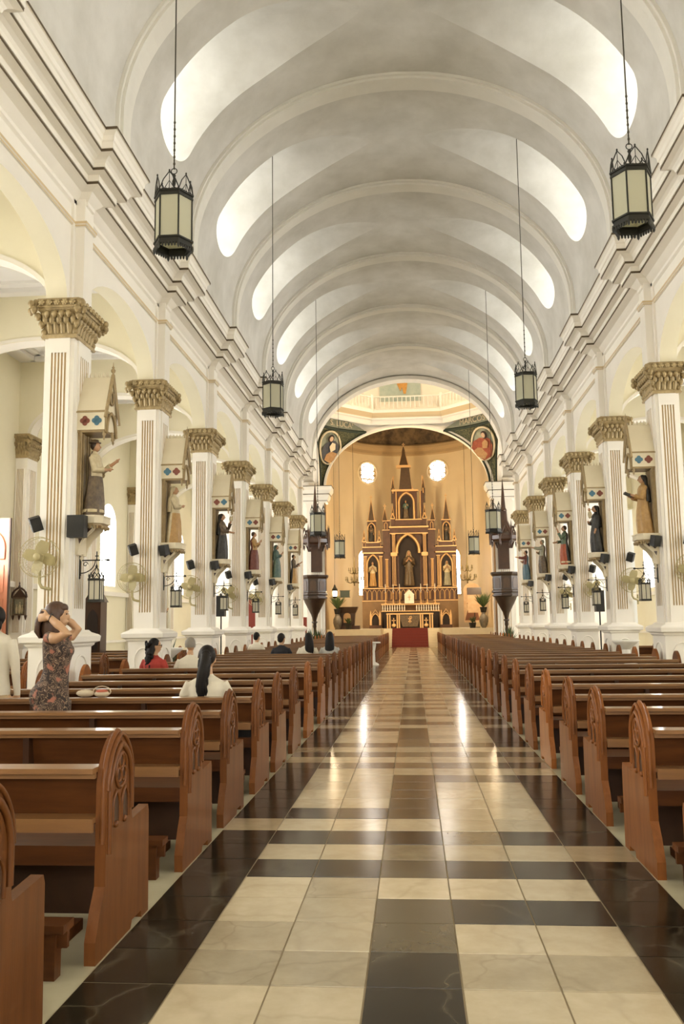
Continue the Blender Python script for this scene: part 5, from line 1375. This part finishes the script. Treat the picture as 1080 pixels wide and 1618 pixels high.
# crossing piers at the chancel arch
for s in (-1, 1):
    t = thing('crossing_pier', f'white fluted pier beside the {SIDE[s]} pulpit at the chancel arch', 'pier', (SX(s, 5.22), 49.55, 0))
    q = MB(); q.box(-.5, .5, -.35, .42, 0, 8.45); strip(q, .34, 5, .04, .6, 6.0, lambda u, v: (u, -(.35 + v))); q.build('shaft', ['white', 'flute'], t)
    q = MB()
    for a, b, z0, z1 in (((.66, .40), (.68, .42), 8.3, 8.42), ((.68, .42), (.78, .52), 8.42, 8.6), ((.78, .52), (.80, .54), 8.6, 8.78), ((.80, .54), (.94, .68), 8.78, 9.0), ((.94, .68), (.95, .69), 9.0, 9.22)): q.frustum((0, 0), a, b, z0, z1)
    q.build('cornice', 'white', t)
    q = MB()
    for z, h in ((8.40, .68), (8.76, .82), (9.20, .96)): q.frustum((0, 0), (h + .004, h - .256), (h + .004, h - .256), z, z + .035)
    q.build('cornice_line', 'brownline', t)
    q = MB(); q.frustum((0, 0), (.42, .40), (.62, .52), 5.55, 6.15)
    for kd, p, R in items:
        if kd != 'rose': q.merge({'leaf': leafMB, 'bud': budMB}[kd], (p[0] * 1.5, p[1] * 1.0, p[2] - .1), R)
    q.build('capital', 'wooddark', t)
    q = MB(); q.box(*sorted((-s * .5, -s * .54)), -.3, .4, 0, 8.3); q.build('wood_strip', 'ret_tan', t)
# pulpits and their sounding boards
mat('pulpitpanel', (.075, .040, .018), .4, (.045, .024, .011), 3.0, .7, stretch=(4, 4, .6))
for s in (-1, 1):
    x = -5.3 if s < 0 else 4.98
    t = thing('pulpit', f'octagonal dark wooden pulpit on a tapering stem, {SIDE[s]} side of the crossing', 'pulpit', (x, 48.2, 0))
    MB().lathe([(.70, 2.95), (.70, 4.0)], n=8, sm=False, ph=pi / 8).build('tub', 'woodpulpit', t)
    q = MB(); q.lathe([(.70, 3.96), (.80, 4.08), (.82, 4.17), (.66, 4.17)], n=8, sm=False, ph=pi / 8); q.lathe([(.70, 3.06), (.76, 3.12), (.76, 3.20), (.70, 3.24)], n=8, sm=False, ph=pi / 8); q.lathe([(.62, 2.86), (.74, 2.92), (.74, 2.98), (.7, 3.0)], n=8, sm=False, ph=pi / 8); q.build('mouldings', 'woodpulpit', t)
    pm = MB().prism([(-.17, 3.32)] + [(p[0], p[1]) for p in gothic(.17, 3.72, .16, 5)] + [(.17, 3.32)], -.665, -.64, 'y').mesh('panel', ['pulpitpanel'])
    for i in range(8): o = link('panel', pm, t); o.rotation_euler = (0, 0, i * pi / 4)
    MB().lathe([(.62, 2.88), (.55, 2.7), (.36, 2.35), (.2, 2.05), (.13, 1.85), (.10, 1.7)], n=8, ph=pi / 8).build('taper', 'woodpulpit', t)
    MB().lathe([(.10, 1.7), (.17, 1.65), (.09, 1.55), (.11, 1.4), (.07, 1.3), (.07, .4), (.14, .3), (.25, 0)], n=10).build('stem', 'woodpulpit', t)
    c = thing('sounding_board', f'dark carved pulpit canopy with a tall spire, {SIDE[s]} side of the crossing', 'canopy', (x + .05, 48.4, 0))
    MB().lathe([(.62, 5.85), (.78, 5.95), (.80, 6.15), (.55, 6.35)], n=8, sm=False, ph=pi / 8).build('board', 'wooddark', c)
    q = MB()
    for i in range(8):
        a = i * pi / 4; d = Vector((cos(a), sin(a), 0)); e = Vector((-sin(a), cos(a), 0)); p = d * .76
        for sg in (-1, 1): q.tube([p + e * sg * .28 + Vector((0, 0, 6.1)), p + Vector((0, 0, 6.75))], .035, 4)
        a2 = a + pi / 8; q.lathe([(.05, 5.7), (.06, 6.1), (.05, 6.5), (.004, 6.95)], (.80 * cos(a2), .80 * sin(a2)), 5)
        q.lathe([(.005, 5.55), (.05, 5.7), (.05, 5.85)], (.70 * cos(a2), .70 * sin(a2)), 5)
    q.build('cresting', 'wooddark', c)
    MB().lathe([(.55, 6.35), (.36, 6.7), (.22, 7.0), (.18, 7.5), (.20, 7.55), (.13, 7.7), (.08, 8.4), (.03, 9.1), (.005, 9.3)], n=8, sm=False).build('spire', 'wooddark', c)
    MB().box(-.3, .3, .5, .82, 4.4, 6.2).build('back_board', 'wooddark', c)
# ------------------------------------------------------------------ aisle fittings
mat('doorpink', (.66, .26, .15), .4, (.55, .20, .11), 3, .5, stretch=(4, 4, .6))
t = thing('aisle_door', 'open reddish panelled door leaf at the left edge beside the wall shrine', 'door', (-9.50, 20.35, 0))
MB().box(-.9, 0, -.03, .03, .02, 4.12).build('leaf', 'doorpink', t)
q = MB()
for x0, x1, z0, z1 in ((-.80, -.47, .3, 1.0), (-.43, -.10, .3, 1.0), (-.80, -.47, 1.15, 2.2), (-.43, -.10, 1.15, 2.2), (-.80, -.47, 2.35, 3.0), (-.43, -.10, 2.35, 3.0)):
    q.frustum(((x0 + x1) / 2, -.03), ((x1 - x0) / 2, .02), ((x1 - x0) / 2, .02), z0, z1)
q.build('raised_panel', 'doorpink', t)
q = MB(); q.tube([(-.45 + x, -.04, z) for x, z in [(-.36, 3.15)] + arch_pts(.36, 3.4, .42, 10) + [(.36, 3.15)]], .025, 5, closed=True); q.build('arch_moulding', 'doorpink', t)
MB().box(0.0, .03, -.04, .04, 0, 4.12).build('edge_strip', 'wooddark', t)
t = thing('station_shrine', 'small dark carved gabled wall shrine with relief figures beside the left door', 'shrine', (-9.62, 21.265, 2.12))
q = MB(); q.box(-.16, .16, -.06, .06, -.30, -.26); q.box(-.16, .16, -.06, .06, .10, .14); q.box(-.16, -.13, -.06, .06, -.26, .1); q.box(.13, .16, -.06, .06, -.26, .1); q.build('frame', 'st_brown', t)
MB().box(-.13, .13, .0, .06, -.26, .1).build('back', 'st_grey', t)
q = MB(); q.tube([(x, -.03, z) for x, z in gothic(.19, .14, .24, 5)], .025, 4); q.lathe([(.02, .36), (.035, .40), (.01, .46), (.02, .48), (.003, .53)], (0, -.03), 6)
for x in (-.16, 0, .16): q.lathe([(.005, -.42), (.03, -.36), (.04, -.30)], (x, 0), 6)
for x in (-.18, .18): q.lathe([(.02, .12), (.02, .22), (.003, .28)], (x, -.03), 5)
q.prism([(-.18, .14), (0, .36), (.18, .14)], -.01, .05, 'y'); q.build('gable', 'wooddark', t)
q = MB()
for x, h in ((-.06, .22), (.02, .28), (.08, .2)): q.ell((x, -.02, -.26 + h * .4), (.035, .03, h * .45), 8, 6); q.ell((x, -.025, -.26 + h * .95), (.02, .02, .025), 7, 5)
q.build('relief_figures', 'st_cream', t)
# holy water fonts at two pedestals
for s, x, y in ((-1, -4.98, 18.06), (1, 4.84, 20.9)):
    t = thing('holy_water_font', f'white shell-shaped font standing against a pedestal on the {SIDE[s]}', 'font', (x, y, 0))
    q = MB(); N = 20
    prof = [(.07, .85), (.14, .92), (.26, 1.02), (.30, 1.07), (.27, 1.07), (.10, .98)]
    q.loft([[(r * (1 + .05 * (j % 2)) * cos(2 * pi * j / N), r * (1 + .05 * (j % 2)) * sin(2 * pi * j / N), z) for j in range(N)] for r, z in prof], 0, True); q.build('bowl', 'white', t)
    MB().lathe([(.17, 0), (.17, .06), (.09, .12), (.07, .5), (.09, .8), (.08, .87)], n=14).build('stem', 'white', t)
t = thing('round_stand', 'small white round-topped stand beside the left pews near the front', 'stand', (-1.46, 33.2, 0))
MB().lathe([(.26, .80), (.27, .83), (.24, .85)], n=16).build('top', 'white', t); MB().lathe([(.2, 0), (.18, .05), (.06, .12), (.05, .5), (.09, .7), (.10, .80)], n=12).build('stem', 'white', t)
# tall dark speakers on stands between the far columns
for i, (s, y) in enumerate(((-1, 23.4), (1, 23.6))):
    t = thing('stand_speaker', f'slim black speaker on a pole beyond the third column on the {SIDE[s]}', 'loudspeaker', (SX(s, 4.95), y, 0))
    MB().box(-.11, .11, -.12, .12, 1.75, 2.3).build('cabinet', 'black', t); MB().tube([(0, 0, .02), (0, 0, 1.75)], .02, 6).build('pole', 'black', t)
    q = MB()
    for a in range(3): q.tube([(0, 0, .35), (.3 * cos(a * 2.1), .3 * sin(a * 2.1), .01)], .012, 5)
    q.build('tripod', 'black', t)
mat('rednote', (.25, .04, .025), .6)
t = thing('red_cabinet', 'narrow dark red cabinet below the left pulpit', 'cabinet', (-5.9, 46.5, 0)); MB().box(-.35, .35, -.3, .3, 0, 1.9).build('body', 'rednote', t); MB().box(-.3, .3, -.32, -.3, .2, 1.7).build('door', 'rednote', t)
for i, (x, y) in enumerate(((-5.3, 45.6), (-4.95, 46.6), (4.85, 46.2))):
    plant((x, y, 0), f'dark potted plant standing in the crossing, {ordn(i + 1)} from the left', 1.1, .55, 60)
plant((-5.5, EY(1) + 2.3, 0), 'green plant between the second and third columns on the left', 1.05, .35, 60)

t = thing('wooden_shrine', 'tall dark wooden shrine cabinet in the left aisle behind the nearest column', 'shrine', (-8.75, 24.2, 0))
MB().box(-.22, .22, -.25, .25, 0, 2.2).build('cabinet', 'wooddark', t)
q = MB(); q.prism([(-.26, 2.2), (0, 2.62), (.26, 2.2)], -.28, .28, 'y'); q.build('gable', 'wooddark', t)
q = MB(); q.prism([(-.15, .9)] + gothic(.15, 1.7, .3, 5) + [(.15, .9)], -.27, -.25, 'y'); q.build('niche', 'ret_dark', t)
t = thing('confessional', 'dark red wooden confessional glimpsed between the far left columns', 'confessional', (-7.55, 41.8, 0))
MB().box(-.7, .7, -.5, .5, 0, 2.7).build('body', 'rednote', t); MB().box(-.78, .78, -.58, .58, 2.7, 2.85).build('cornice', 'wooddark', t)
for x in (-.36, .36): MB().box(x - .26, x + .26, -.53, -.5, .25, 2.4).build('door', 'rednote', t)
statue(0, 0, 0, 'st_black', 'st_brown', 'st_black', 'st_hair', 'pray', 'dark statue on a plinth against the left aisle wall', z=1.25, H=1.2, loc=(-9.45, 33.2, 1.25), rz=0)
t = thing('plinth', 'pale plinth below the dark statue at the left aisle wall', 'plinth', (-9.45, 33.2, 0)); MB().frustum((0, 0), (.26, .26), (.22, .22), 0, 1.15).build('block', 'white', t); MB().box(-.27, .27, -.27, .27, 1.15, 1.25).build('cap', 'white', t)

# ------------------------------------------------------------------ people
def fuse(mb, voxel, it=4):
    me = mb.mesh('tmp', ['white']); o = bpy.data.objects.new('tmp', me); COL.objects.link(o)
    r = o.modifiers.new('r', 'REMESH'); r.mode = 'VOXEL'; r.voxel_size = voxel; r.use_smooth_shade = True
    sm = o.modifiers.new('s', 'SMOOTH'); sm.iterations = it; sm.factor = .5
    bpy.context.view_layer.update()
    out = bpy.data.meshes.new_from_object(o.evaluated_get(bpy.context.evaluated_depsgraph_get()))
    bpy.data.objects.remove(o); out.materials.clear(); return out
def paint(me, mats, rule):
    for m in mats: me.materials.append(MATS[m])
    for p in me.polygons: p.material_index = rule(p.center); p.use_smooth = True
    return me
mat('skin', (.55, .33, .18), .5, (.48, .27, .14), 8, .4)
mat('hair_black', (.008, .006, .0045), .55, (.02, .014, .010), 60, .5, stretch=(1, 1, .1), spec=.25); mat('hair_brown', (.055, .026, .013), .45, (.12, .055, .025), 40, .6, stretch=(1, 1, .12)); mat('hair_grey', (.28, .25, .20), .6, (.17, .15, .12), 50, .5)
mat('cl_white', (.72, .66, .52), .8, (.62, .56, .43), 5, .5, .3, 12); mat('cl_red', (.42, .045, .03), .8, (.30, .03, .02), 8, .5); mat('cl_navy', (.018, .018, .022), .85); mat('cl_tan', (.50, .36, .20), .8, (.42, .29, .15), 6, .4); mat('cl_grey', (.45, .43, .38), .8)
def dress_mat():
    m = bpy.data.materials.new('dress_floral'); m.use_nodes = True; nt = m.node_tree; b = nt.nodes['Principled BSDF']; N = nt.nodes.new; L = nt.links.new
    tc = N('ShaderNodeTexCoord')
    n1 = N('ShaderNodeTexNoise'); n1.inputs['Scale'].default_value = 15; n1.inputs['Detail'].default_value = 1.5; n1.inputs['Distortion'].default_value = 1.6
    n2 = N('ShaderNodeTexNoise'); n2.inputs['Scale'].default_value = 11; n2.inputs['Detail'].default_value = 2
    for n in (n1, n2): L(tc.outputs['Object'], n.inputs['Vector'])
    r = N('ShaderNodeValToRGB'); e = r.color_ramp.elements; e[0].position = .30; e[0].color = (.03, .018, .012, 1); e[1].position = .75; e[1].color = (.20, .12, .075, 1)
    for p_, c_ in ((.44, (.035, .02, .014, 1)), (.465, (.40, .27, .16, 1)), (.49, (.05, .028, .018, 1)), (.60, (.06, .032, .02, 1)), (.63, (.42, .30, .20, 1)), (.66, (.05, .03, .02, 1))):
        x = e.new(p_); x.color = c_
    L(n1.outputs['Fac'], r.inputs[0])
    r2 = N('ShaderNodeValToRGB'); r2.color_ramp.elements[0].position = .60; r2.color_ramp.elements[0].color = (0, 0, 0, 1); r2.color_ramp.elements[1].position = .66; r2.color_ramp.elements[1].color = (1, 1, 1, 1)
    L(n2.outputs['Fac'], r2.inputs[0])
    mx = N('ShaderNodeMix'); mx.data_type = 'RGBA'; L(r2.outputs[0], mx.inputs[0]); L(r.outputs[0], mx.inputs[6]); mx.inputs[7].default_value = (.36, .14, .085, 1)
    L(mx.outputs[2], b.inputs['Base Color']); b.inputs['Roughness'].default_value = .75; MATS['dress_floral'] = m
dress_mat()
def ering(c, rx, ry, n=20): return [(c[0] + rx * cos(2 * pi * j / n), c[1] + ry * sin(2 * pi * j / n), c[2]) for j in range(n)]
def hand(mb, wrist, d, side, r=1.0, m=0):
    """relaxed half-curled hand at the wrist pointing along d, side = thumb direction"""
    d = d.normalized(); side = side.normalized(); nrm = d.cross(side).normalized(); W = Vector(wrist)
    mb.ell(W + d * .045 * r, (.022 * r, .040 * r, .048 * r), 10, 7, Matrix((nrm, side, d)).transposed(), m)
    for f, (o, L_) in enumerate(((.030, .062), (.011, .072), (-.009, .066), (-.028, .052))):
        p = W + d * .080 * r + side * o * r
        q1 = p + d * L_ * .5 * r + nrm * .008; q2 = p + d * L_ * .85 * r + nrm * .030; q3 = p + d * L_ * .9 * r + nrm * .05
        mb.tube([p - d * .02, p, q1, q2, q3], [.0095 * r, .0095 * r, .009 * r, .008 * r, .006 * r], 7, m)
    p = W + d * .03 * r + side * .030 * r
    mb.tube([p, p + side * .025 * r + d * .02, p + side * .035 * r + d * .05, p + side * .03 * r + d * .07 + nrm * .01], [.012 * r, .011 * r, .010 * r, .007 * r], 7, m)
def head(mb, c, M, r=1.0):
    """head facing local +y; c = centre"""
    c = Vector(c)
    def P(v): return c + M @ Vector(v) * r
    mb.ell(P((0, 0, .01)), (.075 * r, .092 * r, .108 * r), 16, 12, M)
    mb.ell(P((0, .022, -.055)), (.056 * r, .066 * r, .060 * r), 14, 9, M)
    mb.ell(P((0, .098, -.015)), (.012 * r, .018 * r, .022 * r), 8, 6, M); mb.ell(P((0, .088, -.058)), (.024 * r, .012 * r, .009 * r), 8, 5, M)
    for sx in (-1, 1):
        mb.ell(P((sx * .075, -.002, -.01)), (.012 * r, .022 * r, .032 * r), 8, 6, M); mb.ell(P((sx * .03, .082, .035)), (.024 * r, .012 * r, .008 * r), 8, 5, M)
def eyes(parent, c, M, r=1.0):
    q = MB(); c = Vector(c)
    for sx in (-1, 1): q.ell(c + M @ Vector((sx * .030, .086, .012)) * r, (.012 * r, .006 * r, .006 * r), 8, 5, M)
    q.build('eyes', 'hair_black', parent)
def seated(loc, rz, top, hair, style, label, skinz=1.02, headturn=0.0, H=1.0, glasses=False, lean=0.0):
    """seated figure, origin on the floor under the hips, facing +y; seat at .455"""
    t = thing('person', label, 'person', loc, rz, 'people seated in the pews')
    mb = MB()
    S = [((0, .02, .455), .175, .13), ((0, .0, .55), .17, .125), ((0, -.01, .68), .155, .11), ((0, -.015, .80), .165, .115), ((0, -.01, .90), .18, .112), ((0, .0, .975), .165, .09), ((0, .005, 1.01), .10, .07), ((0, .015, 1.04), .055, .055), ((0, .025, 1.10), .05, .052)]
    mb.loft([ering((c[0] + lean * max(0, c[2] - .5), c[1], c[2]), a, b, 22) for c, a, b in S])
    lx = lean * .5
    for sx in (-1, 1):
        mb.tube([(sx * .155 + lx, 0, .955), (sx * .215 + lx, -.0, .85), (sx * .225 + lx * .7, .03, .70), (sx * .20 + lx * .6, .16, .60), (sx * .10, .32, .58)], [.058, .052, .045, .040, .032], 10)
        mb.tube([(sx * .09, .0, .52), (sx * .10, .25, .535), (sx * .10, .44, .52), (sx * .10, .47, .30), (sx * .10, .45, .08)], [.09, .085, .07, .055, .042], 10)
        mb.tube([(sx * .10, .42, .045), (sx * .10, .52, .04), (sx * .10, .62, .035)], [.042, .042, .03], 8)
        hand(mb, (sx * .10, .32, .585), Vector((-sx * .5, .8, -.1)), Vector((-sx * .3, 0, 1)))
    hc = (lean * .62, .035, 1.19 * H); M = Matrix.Rotation(headturn, 3, 'Z')
    head(mb, hc, M)
    me = fuse(mb, .011)
    def rule(p):
        if p.z > 1.045: return 1
        if p.y > .30 and p.z > .53 and abs(p.x) < .17: return 1
        if p.z < .54 or p.y > .2: return 2 if p.z < .62 else 0
        return 0
    link('body', paint(me, [top, 'skin', 'cl_navy'], rule), t)
    eyes(t, hc, M)
    q = MB(); hcv = Vector(hc)
    def P(v): return hcv + M @ Vector(v)
    if style == 'bald':
        q.loft([[P((rx * cos(a), -.012 + ry * sin(a), z_)) for a in [pi * 1.0 + pi * j / 12 for j in range(13)]] for z_, rx, ry in ((-.05, .082, .092), (.0, .088, .104), (.05, .082, .102), (.075, .072, .09))], 0, True, False)
        q.ell(P((0, -.015, .03)), (.079, .092, .092), 14, 9, M)
    else:
        q.ell(P((0, -.02, .03)), (.086, .098, .104), 16, 11, M)
        if style == 'short': q.ell(P((0, -.05, -.02)), (.075, .06, .075), 12, 8, M)
        if style == 'pony':
            q.ell(P((0, -.09, .03)), (.055, .045, .06), 10, 8, M)
            q.tube([P((0, -.09, .03)), P((.005, -.15, -.02)), P((-.02, -.155, -.14)), P((-.04, -.15, -.26)), P((-.03, -.15, -.34)), P((-.045, -.15, -.40))], [.05, .052, .055, .05, .04, .012], 10)
            rnd = random.Random(5)
            for i in range(14):
                u0 = rnd.uniform(-.04, .04); ph_ = rnd.uniform(0, 6); L_ = rnd.uniform(.30, .44)
                q.tube([P((u0 * (1 - k_ * .02) - .03 * k_ / 9 + .014 * sin(k_ * 1.3 + ph_), -.105 - .055 * min(1, k_ / 3) + .008 * cos(k_ + ph_), .03 - L_ * k_ / 9)) for k_ in range(10)], [.018] * 7 + [.014, .009, .004], 6)
        if style in ('long', 'curly'):
            L_ = .42 if style == 'long' else .30; w_ = .105 if style == 'long' else .12
            q.loft([[P((rx * cos(a), cy + ry * sin(a), z_)) for a in [2 * pi * j / 16 for j in range(16)]] for z_, rx, ry, cy in ((.08, .07, .07, -.03), (.02, .092, .085, -.045), (-.10, w_, .075, -.075), (-.10 - L_ * .45, w_ * 1.08, .06, -.10), (-.10 - L_ * .8, w_ * .8, .045, -.10), (-.10 - L_, .04, .02, -.09))])
            if style == 'curly':
                rnd = random.Random(3)
                for i in range(46): a = rnd.uniform(pi * .95, pi * 2.05); z_ = rnd.uniform(-.36, .06); q.ell(P((.115 * cos(a), -.06 + .085 * sin(a), z_)), (.028, .028, .034), 6, 5)
    q.build('hair', hair, t)
    if style == 'pony': 
        q = MB(); q.tube([P((.045 * cos(a), -.125 + .03 * sin(a), .015 + .03 * sin(a))) for a in [2 * pi * i / 10 for i in range(10)]], .010, 5, closed=True); q.build('hair_tie', 'black', t)
    if glasses:
        q = MB()
        for sx in (-1, 1):
            q.tube([P((sx * .033 + .024 * cos(a), .105, .008 + .018 * sin(a))) for a in [2 * pi * i / 12 for i in range(12)]], .0035, 4, closed=True); q.tube([P((sx * .058, .103, .012)), P((sx * .08, .0, .012))], .003, 4)
        q.tube([P((-.01, .107, .01)), P((.01, .107, .01))], .003, 4); q.build('glasses', 'black', t)
    return t
seated((-1.98, 8.62, 0), .06, 'cl_white', 'hair_black', 'pony', 'woman with a long black ponytail and white top seated near the aisle')
seated((-4.20, 14.38, 0), -.25, 'cl_red', 'hair_black', 'curly', 'woman with curly dark hair and glasses in red seated by the second left column', headturn=-1.0, glasses=True)
seated((-3.60, 14.36, 0), .0, 'cl_white', 'hair_grey', 'bald', 'grey-haired person in a white shirt seated next to the woman in red', H=1.02)
seated((-3.06, 20.82, 0), -.15, 'cl_navy', 'hair_black', 'short', 'short-haired person in a dark shirt seated in the middle pews', headturn=-.4)
seated((-2.50, 20.82, 0), .1, 'cl_white', 'hair_black', 'long', 'person with long black hair leaning beside the one in the dark shirt', lean=.12, headturn=.3)
seated((-1.92, 20.82, 0), .0, 'cl_grey', 'hair_black', 'long', 'person with very long black hair in a pale grey top seated alone near the aisle', H=1.02)
seated((-4.32, 24.62, 0), -.3, 'cl_white', 'hair_black', 'short', 'short-haired person in white seated far off by the left columns', headturn=-.3)

# standing woman holding her hair, facing +x (turned slightly away)
def standing_woman():
    t = thing('person', 'standing woman in a floral dress with both hands gathering her brown hair', 'person', (-3.16, 7.80, 0), 0)
    mb = MB()
    # profile along x: front +x, back -x
    S = [((-.02, 0, .80), .155, .165), ((-.045, 0, .90), .165, .180), ((-.035, 0, .98), .150, .170), ((-.005, 0, 1.06), .120, .145), ((.010, 0, 1.13), .108, .132), ((.012, 0, 1.20), .115, .138), ((.022, 0, 1.29), .130, .150), ((.010, 0, 1.38), .118, .160), ((-.01, 0, 1.435), .085, .150), ((-.015, 0, 1.465), .055, .075), ((-.01, 0, 1.53), .048, .048)]
    mb.loft([ering(c, a, b, 24) for c, a, b in S])
    mb.ell((.085, .065, 1.30), (.06, .062, .065), 12, 8); mb.ell((.085, -.065, 1.30), (.06, .062, .065), 12, 8); mb.ell((-.13, 0, .90), (.085, .15, .12), 14, 9)
    for sy in (-1, 1):
        mb.tube([(-.02, sy * .085, .84), (0, sy * .085, .62), (.01, sy * .085, .47), (-.01, sy * .085, .30), (-.02, sy * .085, .09)], [.10, .085, .062, .060, .040], 12)
        mb.tube([(-.04, sy * .085, .05), (.04, sy * .085, .045), (.15, sy * .09, .03)], [.042, .042, .028], 8)
    # dress skirt to the knee
    mb.loft([ering((-.02, 0, .86), .165, .175, 24), ering((-.01, 0, .70), .150, .170, 24), ering((0, 0, .52), .150, .170, 24)])
    # arms: near (right, -y) and far (left, +y)
    A = {-1: [(-.01, -.15, 1.42), (.09, -.235, 1.415), (.205, -.25, 1.455), (.11, -.235, 1.53), (.0, -.165, 1.60)], 1: [(-.01, .15, 1.42), (.05, .235, 1.43), (.10, .25, 1.49), (.05, .22, 1.55), (-.02, .15, 1.60)]}
    for sy, p in A.items():
        mb.tube(p, [.056, .050, .043, .038, .029], 12)
        wv = Vector(p[-1]); hand(mb, wv, Vector((-.85, -sy * .25, -.05)), Vector((.1, 0, 1)) if sy > 0 else Vector((0.1, 0, 1)), 1.05)
    hc = (.01, 0, 1.615); M = Matrix.Rotation(-pi / 2 + .15, 3, 'Z'); head(mb, hc, M)
    me = fuse(mb, .0095, 4)
    def rule(p):
        if p.z > 1.47: return 1
        if abs(p.y) > .185 and p.z > 1.36 and p.x > .035: return 1
        if p.z < .52: return 1 if p.z > .07 else 2
        return 0
    link('body', paint(me, ['dress_floral', 'skin', 'black'], rule), t); eyes(t, hc, M)
    q = MB(); c = Vector(hc)
    def P(v): return c + M @ Vector(v)
    q.ell(P((0, -.018, .03)), (.092, .102, .100), 18, 12, M)
    q.ell(P((0, .048, .066)), (.070, .042, .042), 12, 8, M)                       # fringe
    q.loft([[P((rx * cos(a), cy + ry * sin(a), z_)) for a in [2 * pi * j / 20 for j in range(20)]] for z_, rx, ry, cy in ((.08, .08, .08, -.02), (.02, .10, .098, -.025), (-.06, .098, .092, -.045), (-.14, .095, .085, -.055), (-.20, .085, .075, -.05), (-.215, .06, .05, -.05))])
    for i in range(9):
        u = -.07 + .0175 * i; q.tube([P((u, -.11, .05)), P((u * 1.2, -.15, -.05)), P((u * 1.1, -.16, -.14)), P((u, -.135, -.20))], [.02, .026, .024, .008], 7)
    q.build('hair', 'hair_brown', t)
    q = MB(); q.tube([Vector((.022, -.185, 1.592)) + Vector((.012 * cos(a), .030 * sin(a) * .9, .036 * cos(a) + .0)) for a in [2 * pi * i / 12 for i in range(12)]], .006, 5, closed=True); q.build('wrist_band', 'black', t)
standing_woman()
def standing_edge():
    t = thing('person', 'standing person with short black hair and cream clothes at the left edge', 'person', (-4.09, 8.55, 0), 0)
    mb = MB()
    S = [((0, 0, .78), .16, .13), ((0, 0, .90), .17, .14), ((0, 0, 1.05), .15, .12), ((0, 0, 1.22), .165, .125), ((0, 0, 1.36), .185, .115), ((0, 0, 1.43), .15, .085), ((0, 0, 1.47), .06, .06), ((0, .02, 1.53), .05, .05)]
    mb.loft([ering(c, a, b, 22) for c, a, b in S])
    for sx in (-1, 1):
        mb.tube([(sx * .09, 0, .84), (sx * .09, 0, .5), (sx * .09, -.01, .28), (sx * .09, -.02, .09)], [.105, .08, .065, .045], 10); mb.tube([(sx * .09, -.04, .05), (sx * .09, .06, .045), (sx * .09, .17, .03)], [.045, .045, .03], 8)
        mb.tube([(sx * .165, 0, 1.39), (sx * .215, -.01, 1.22), (sx * .225, .0, 1.08), (sx * .225, .04, .92), (sx * .22, .07, .80)], [.058, .05, .044, .036, .027], 10); hand(mb, (sx * .22, .07, .80), Vector((0, .25, -1)), Vector((-sx * .2, 1, 0)))
    hc = (0, .025, 1.60); M = Matrix.Rotation(.3, 3, 'Z'); head(mb, hc, M); me = fuse(mb, .011)
    link('body', paint(me, ['cl_white', 'skin', 'cl_tan', 'black'], lambda p: 1 if p.z > 1.475 or (abs(p.x) > .17 and p.z < .85 and p.z > .6) else (3 if p.z < .07 else (2 if p.z < .86 and abs(p.x) < .19 else 0))), t); eyes(t, hc, M)
    q = MB(); q.ell(Vector(hc) + Vector((0, -.02, .025)), (.092, .105, .108), 16, 11); q.ell(Vector(hc) + Vector((0, -.06, -.06)), (.085, .06, .09), 12, 8); q.build('hair', 'hair_black', t)
standing_edge()

# small things left in the pews
mat('bagcream', (.60, .50, .34), .7); mat('coral', (.50, .13, .07), .7)
t = thing('handbag', 'cream handbag with hoop handle and coral lining on a pew near the standing woman', 'handbag', (-3.02, 8.34, .851))
q = MB(); q.ell((-.06, 0, .035), (.09, .05, .035), 12, 7); q.ell((.10, 0, .03), (.075, .05, .03), 12, 7); q.build('bag_body', 'bagcream', t)
MB().ell((.10, 0, .052), (.06, .045, .018), 12, 6).build('lining', 'coral', t)
q = MB(); q.tube([(.10 + .085 * cos(a), 0, .05 + .05 * sin(a)) for a in [2 * pi * i / 16 for i in range(16)]], .005, 5, closed=True); q.build('hoop_handle', 'bagcream', t)
t = thing('shoulder_bag', 'black bag beside a white plastic bag on the pew next to the ponytailed woman', 'bag', (-1.60, 8.62, .455))
q = MB(); q.frustum((0, 0), (.13, .08), (.09, .05), 0, .20); q.build('bag_body', 'black', t); q = MB(); q.tube([(-.08, 0, .19), (-.05, 0, .29), (.05, 0, .29), (.08, 0, .19)], .010, 5); q.build('strap', 'black', t)
q = MB(); q.lathe([(.09, 0), (.11, .08), (.08, .17), (.02, .26)], n=12, sy=.7); tag(q.build('plastic_bag', 'white', None, (-1.82, 8.60, .456)), 'crumpled white plastic bag on the pew beside the black bag', 'bag')
q = MB(); q.box(-.09, .09, -.04, .04, 0, .004); tag(q.build('leaflet', 'white', None, (3.35, 14.13, .851), (0, 0, .3)), 'small white paper lying on a right-hand pew ledge', 'paper')

# ------------------------------------------------------------------ chancel spotlights and dome lamps, with added chancel fill (warm)
WARM = (1.0, .78, .49)
def aim(o, tgt):
    o.rotation_euler = (Vector(tgt) - Vector(o.location)).to_track_quat('-Z', 'Y').to_euler()
for x, z_, tx, e_ in ((-5.05, 8.6, 1.2, 850), (4.85, 8.6, -1.4, 850), (-5.05, 4.5, 1.5, 480), (4.85, 4.5, -1.7, 480)):
    o = lamp('chancel_spotlight', 'SPOT', (x, 51.3, z_), e_, WARM, .5, None, radians(95)); aim(o, (tx, 65, z_ + .6))
for x in (-5.0, 4.8):
    for z_, e_ in ((11.5, 330), (6.5, 330)): lamp('chancel_fill', 'POINT', (x, 52.0, z_), e_, WARM, .4)  # unseen soft fill, added to even out the apse lighting
for i in range(4):
    a = pi / 4 + i * pi / 2
    lamp('dome_lamp', 'POINT', (XC + 3.6 * cos(a), YXC + 3.6 * sin(a), 15.4), 70, (1, .82, .58), .2)
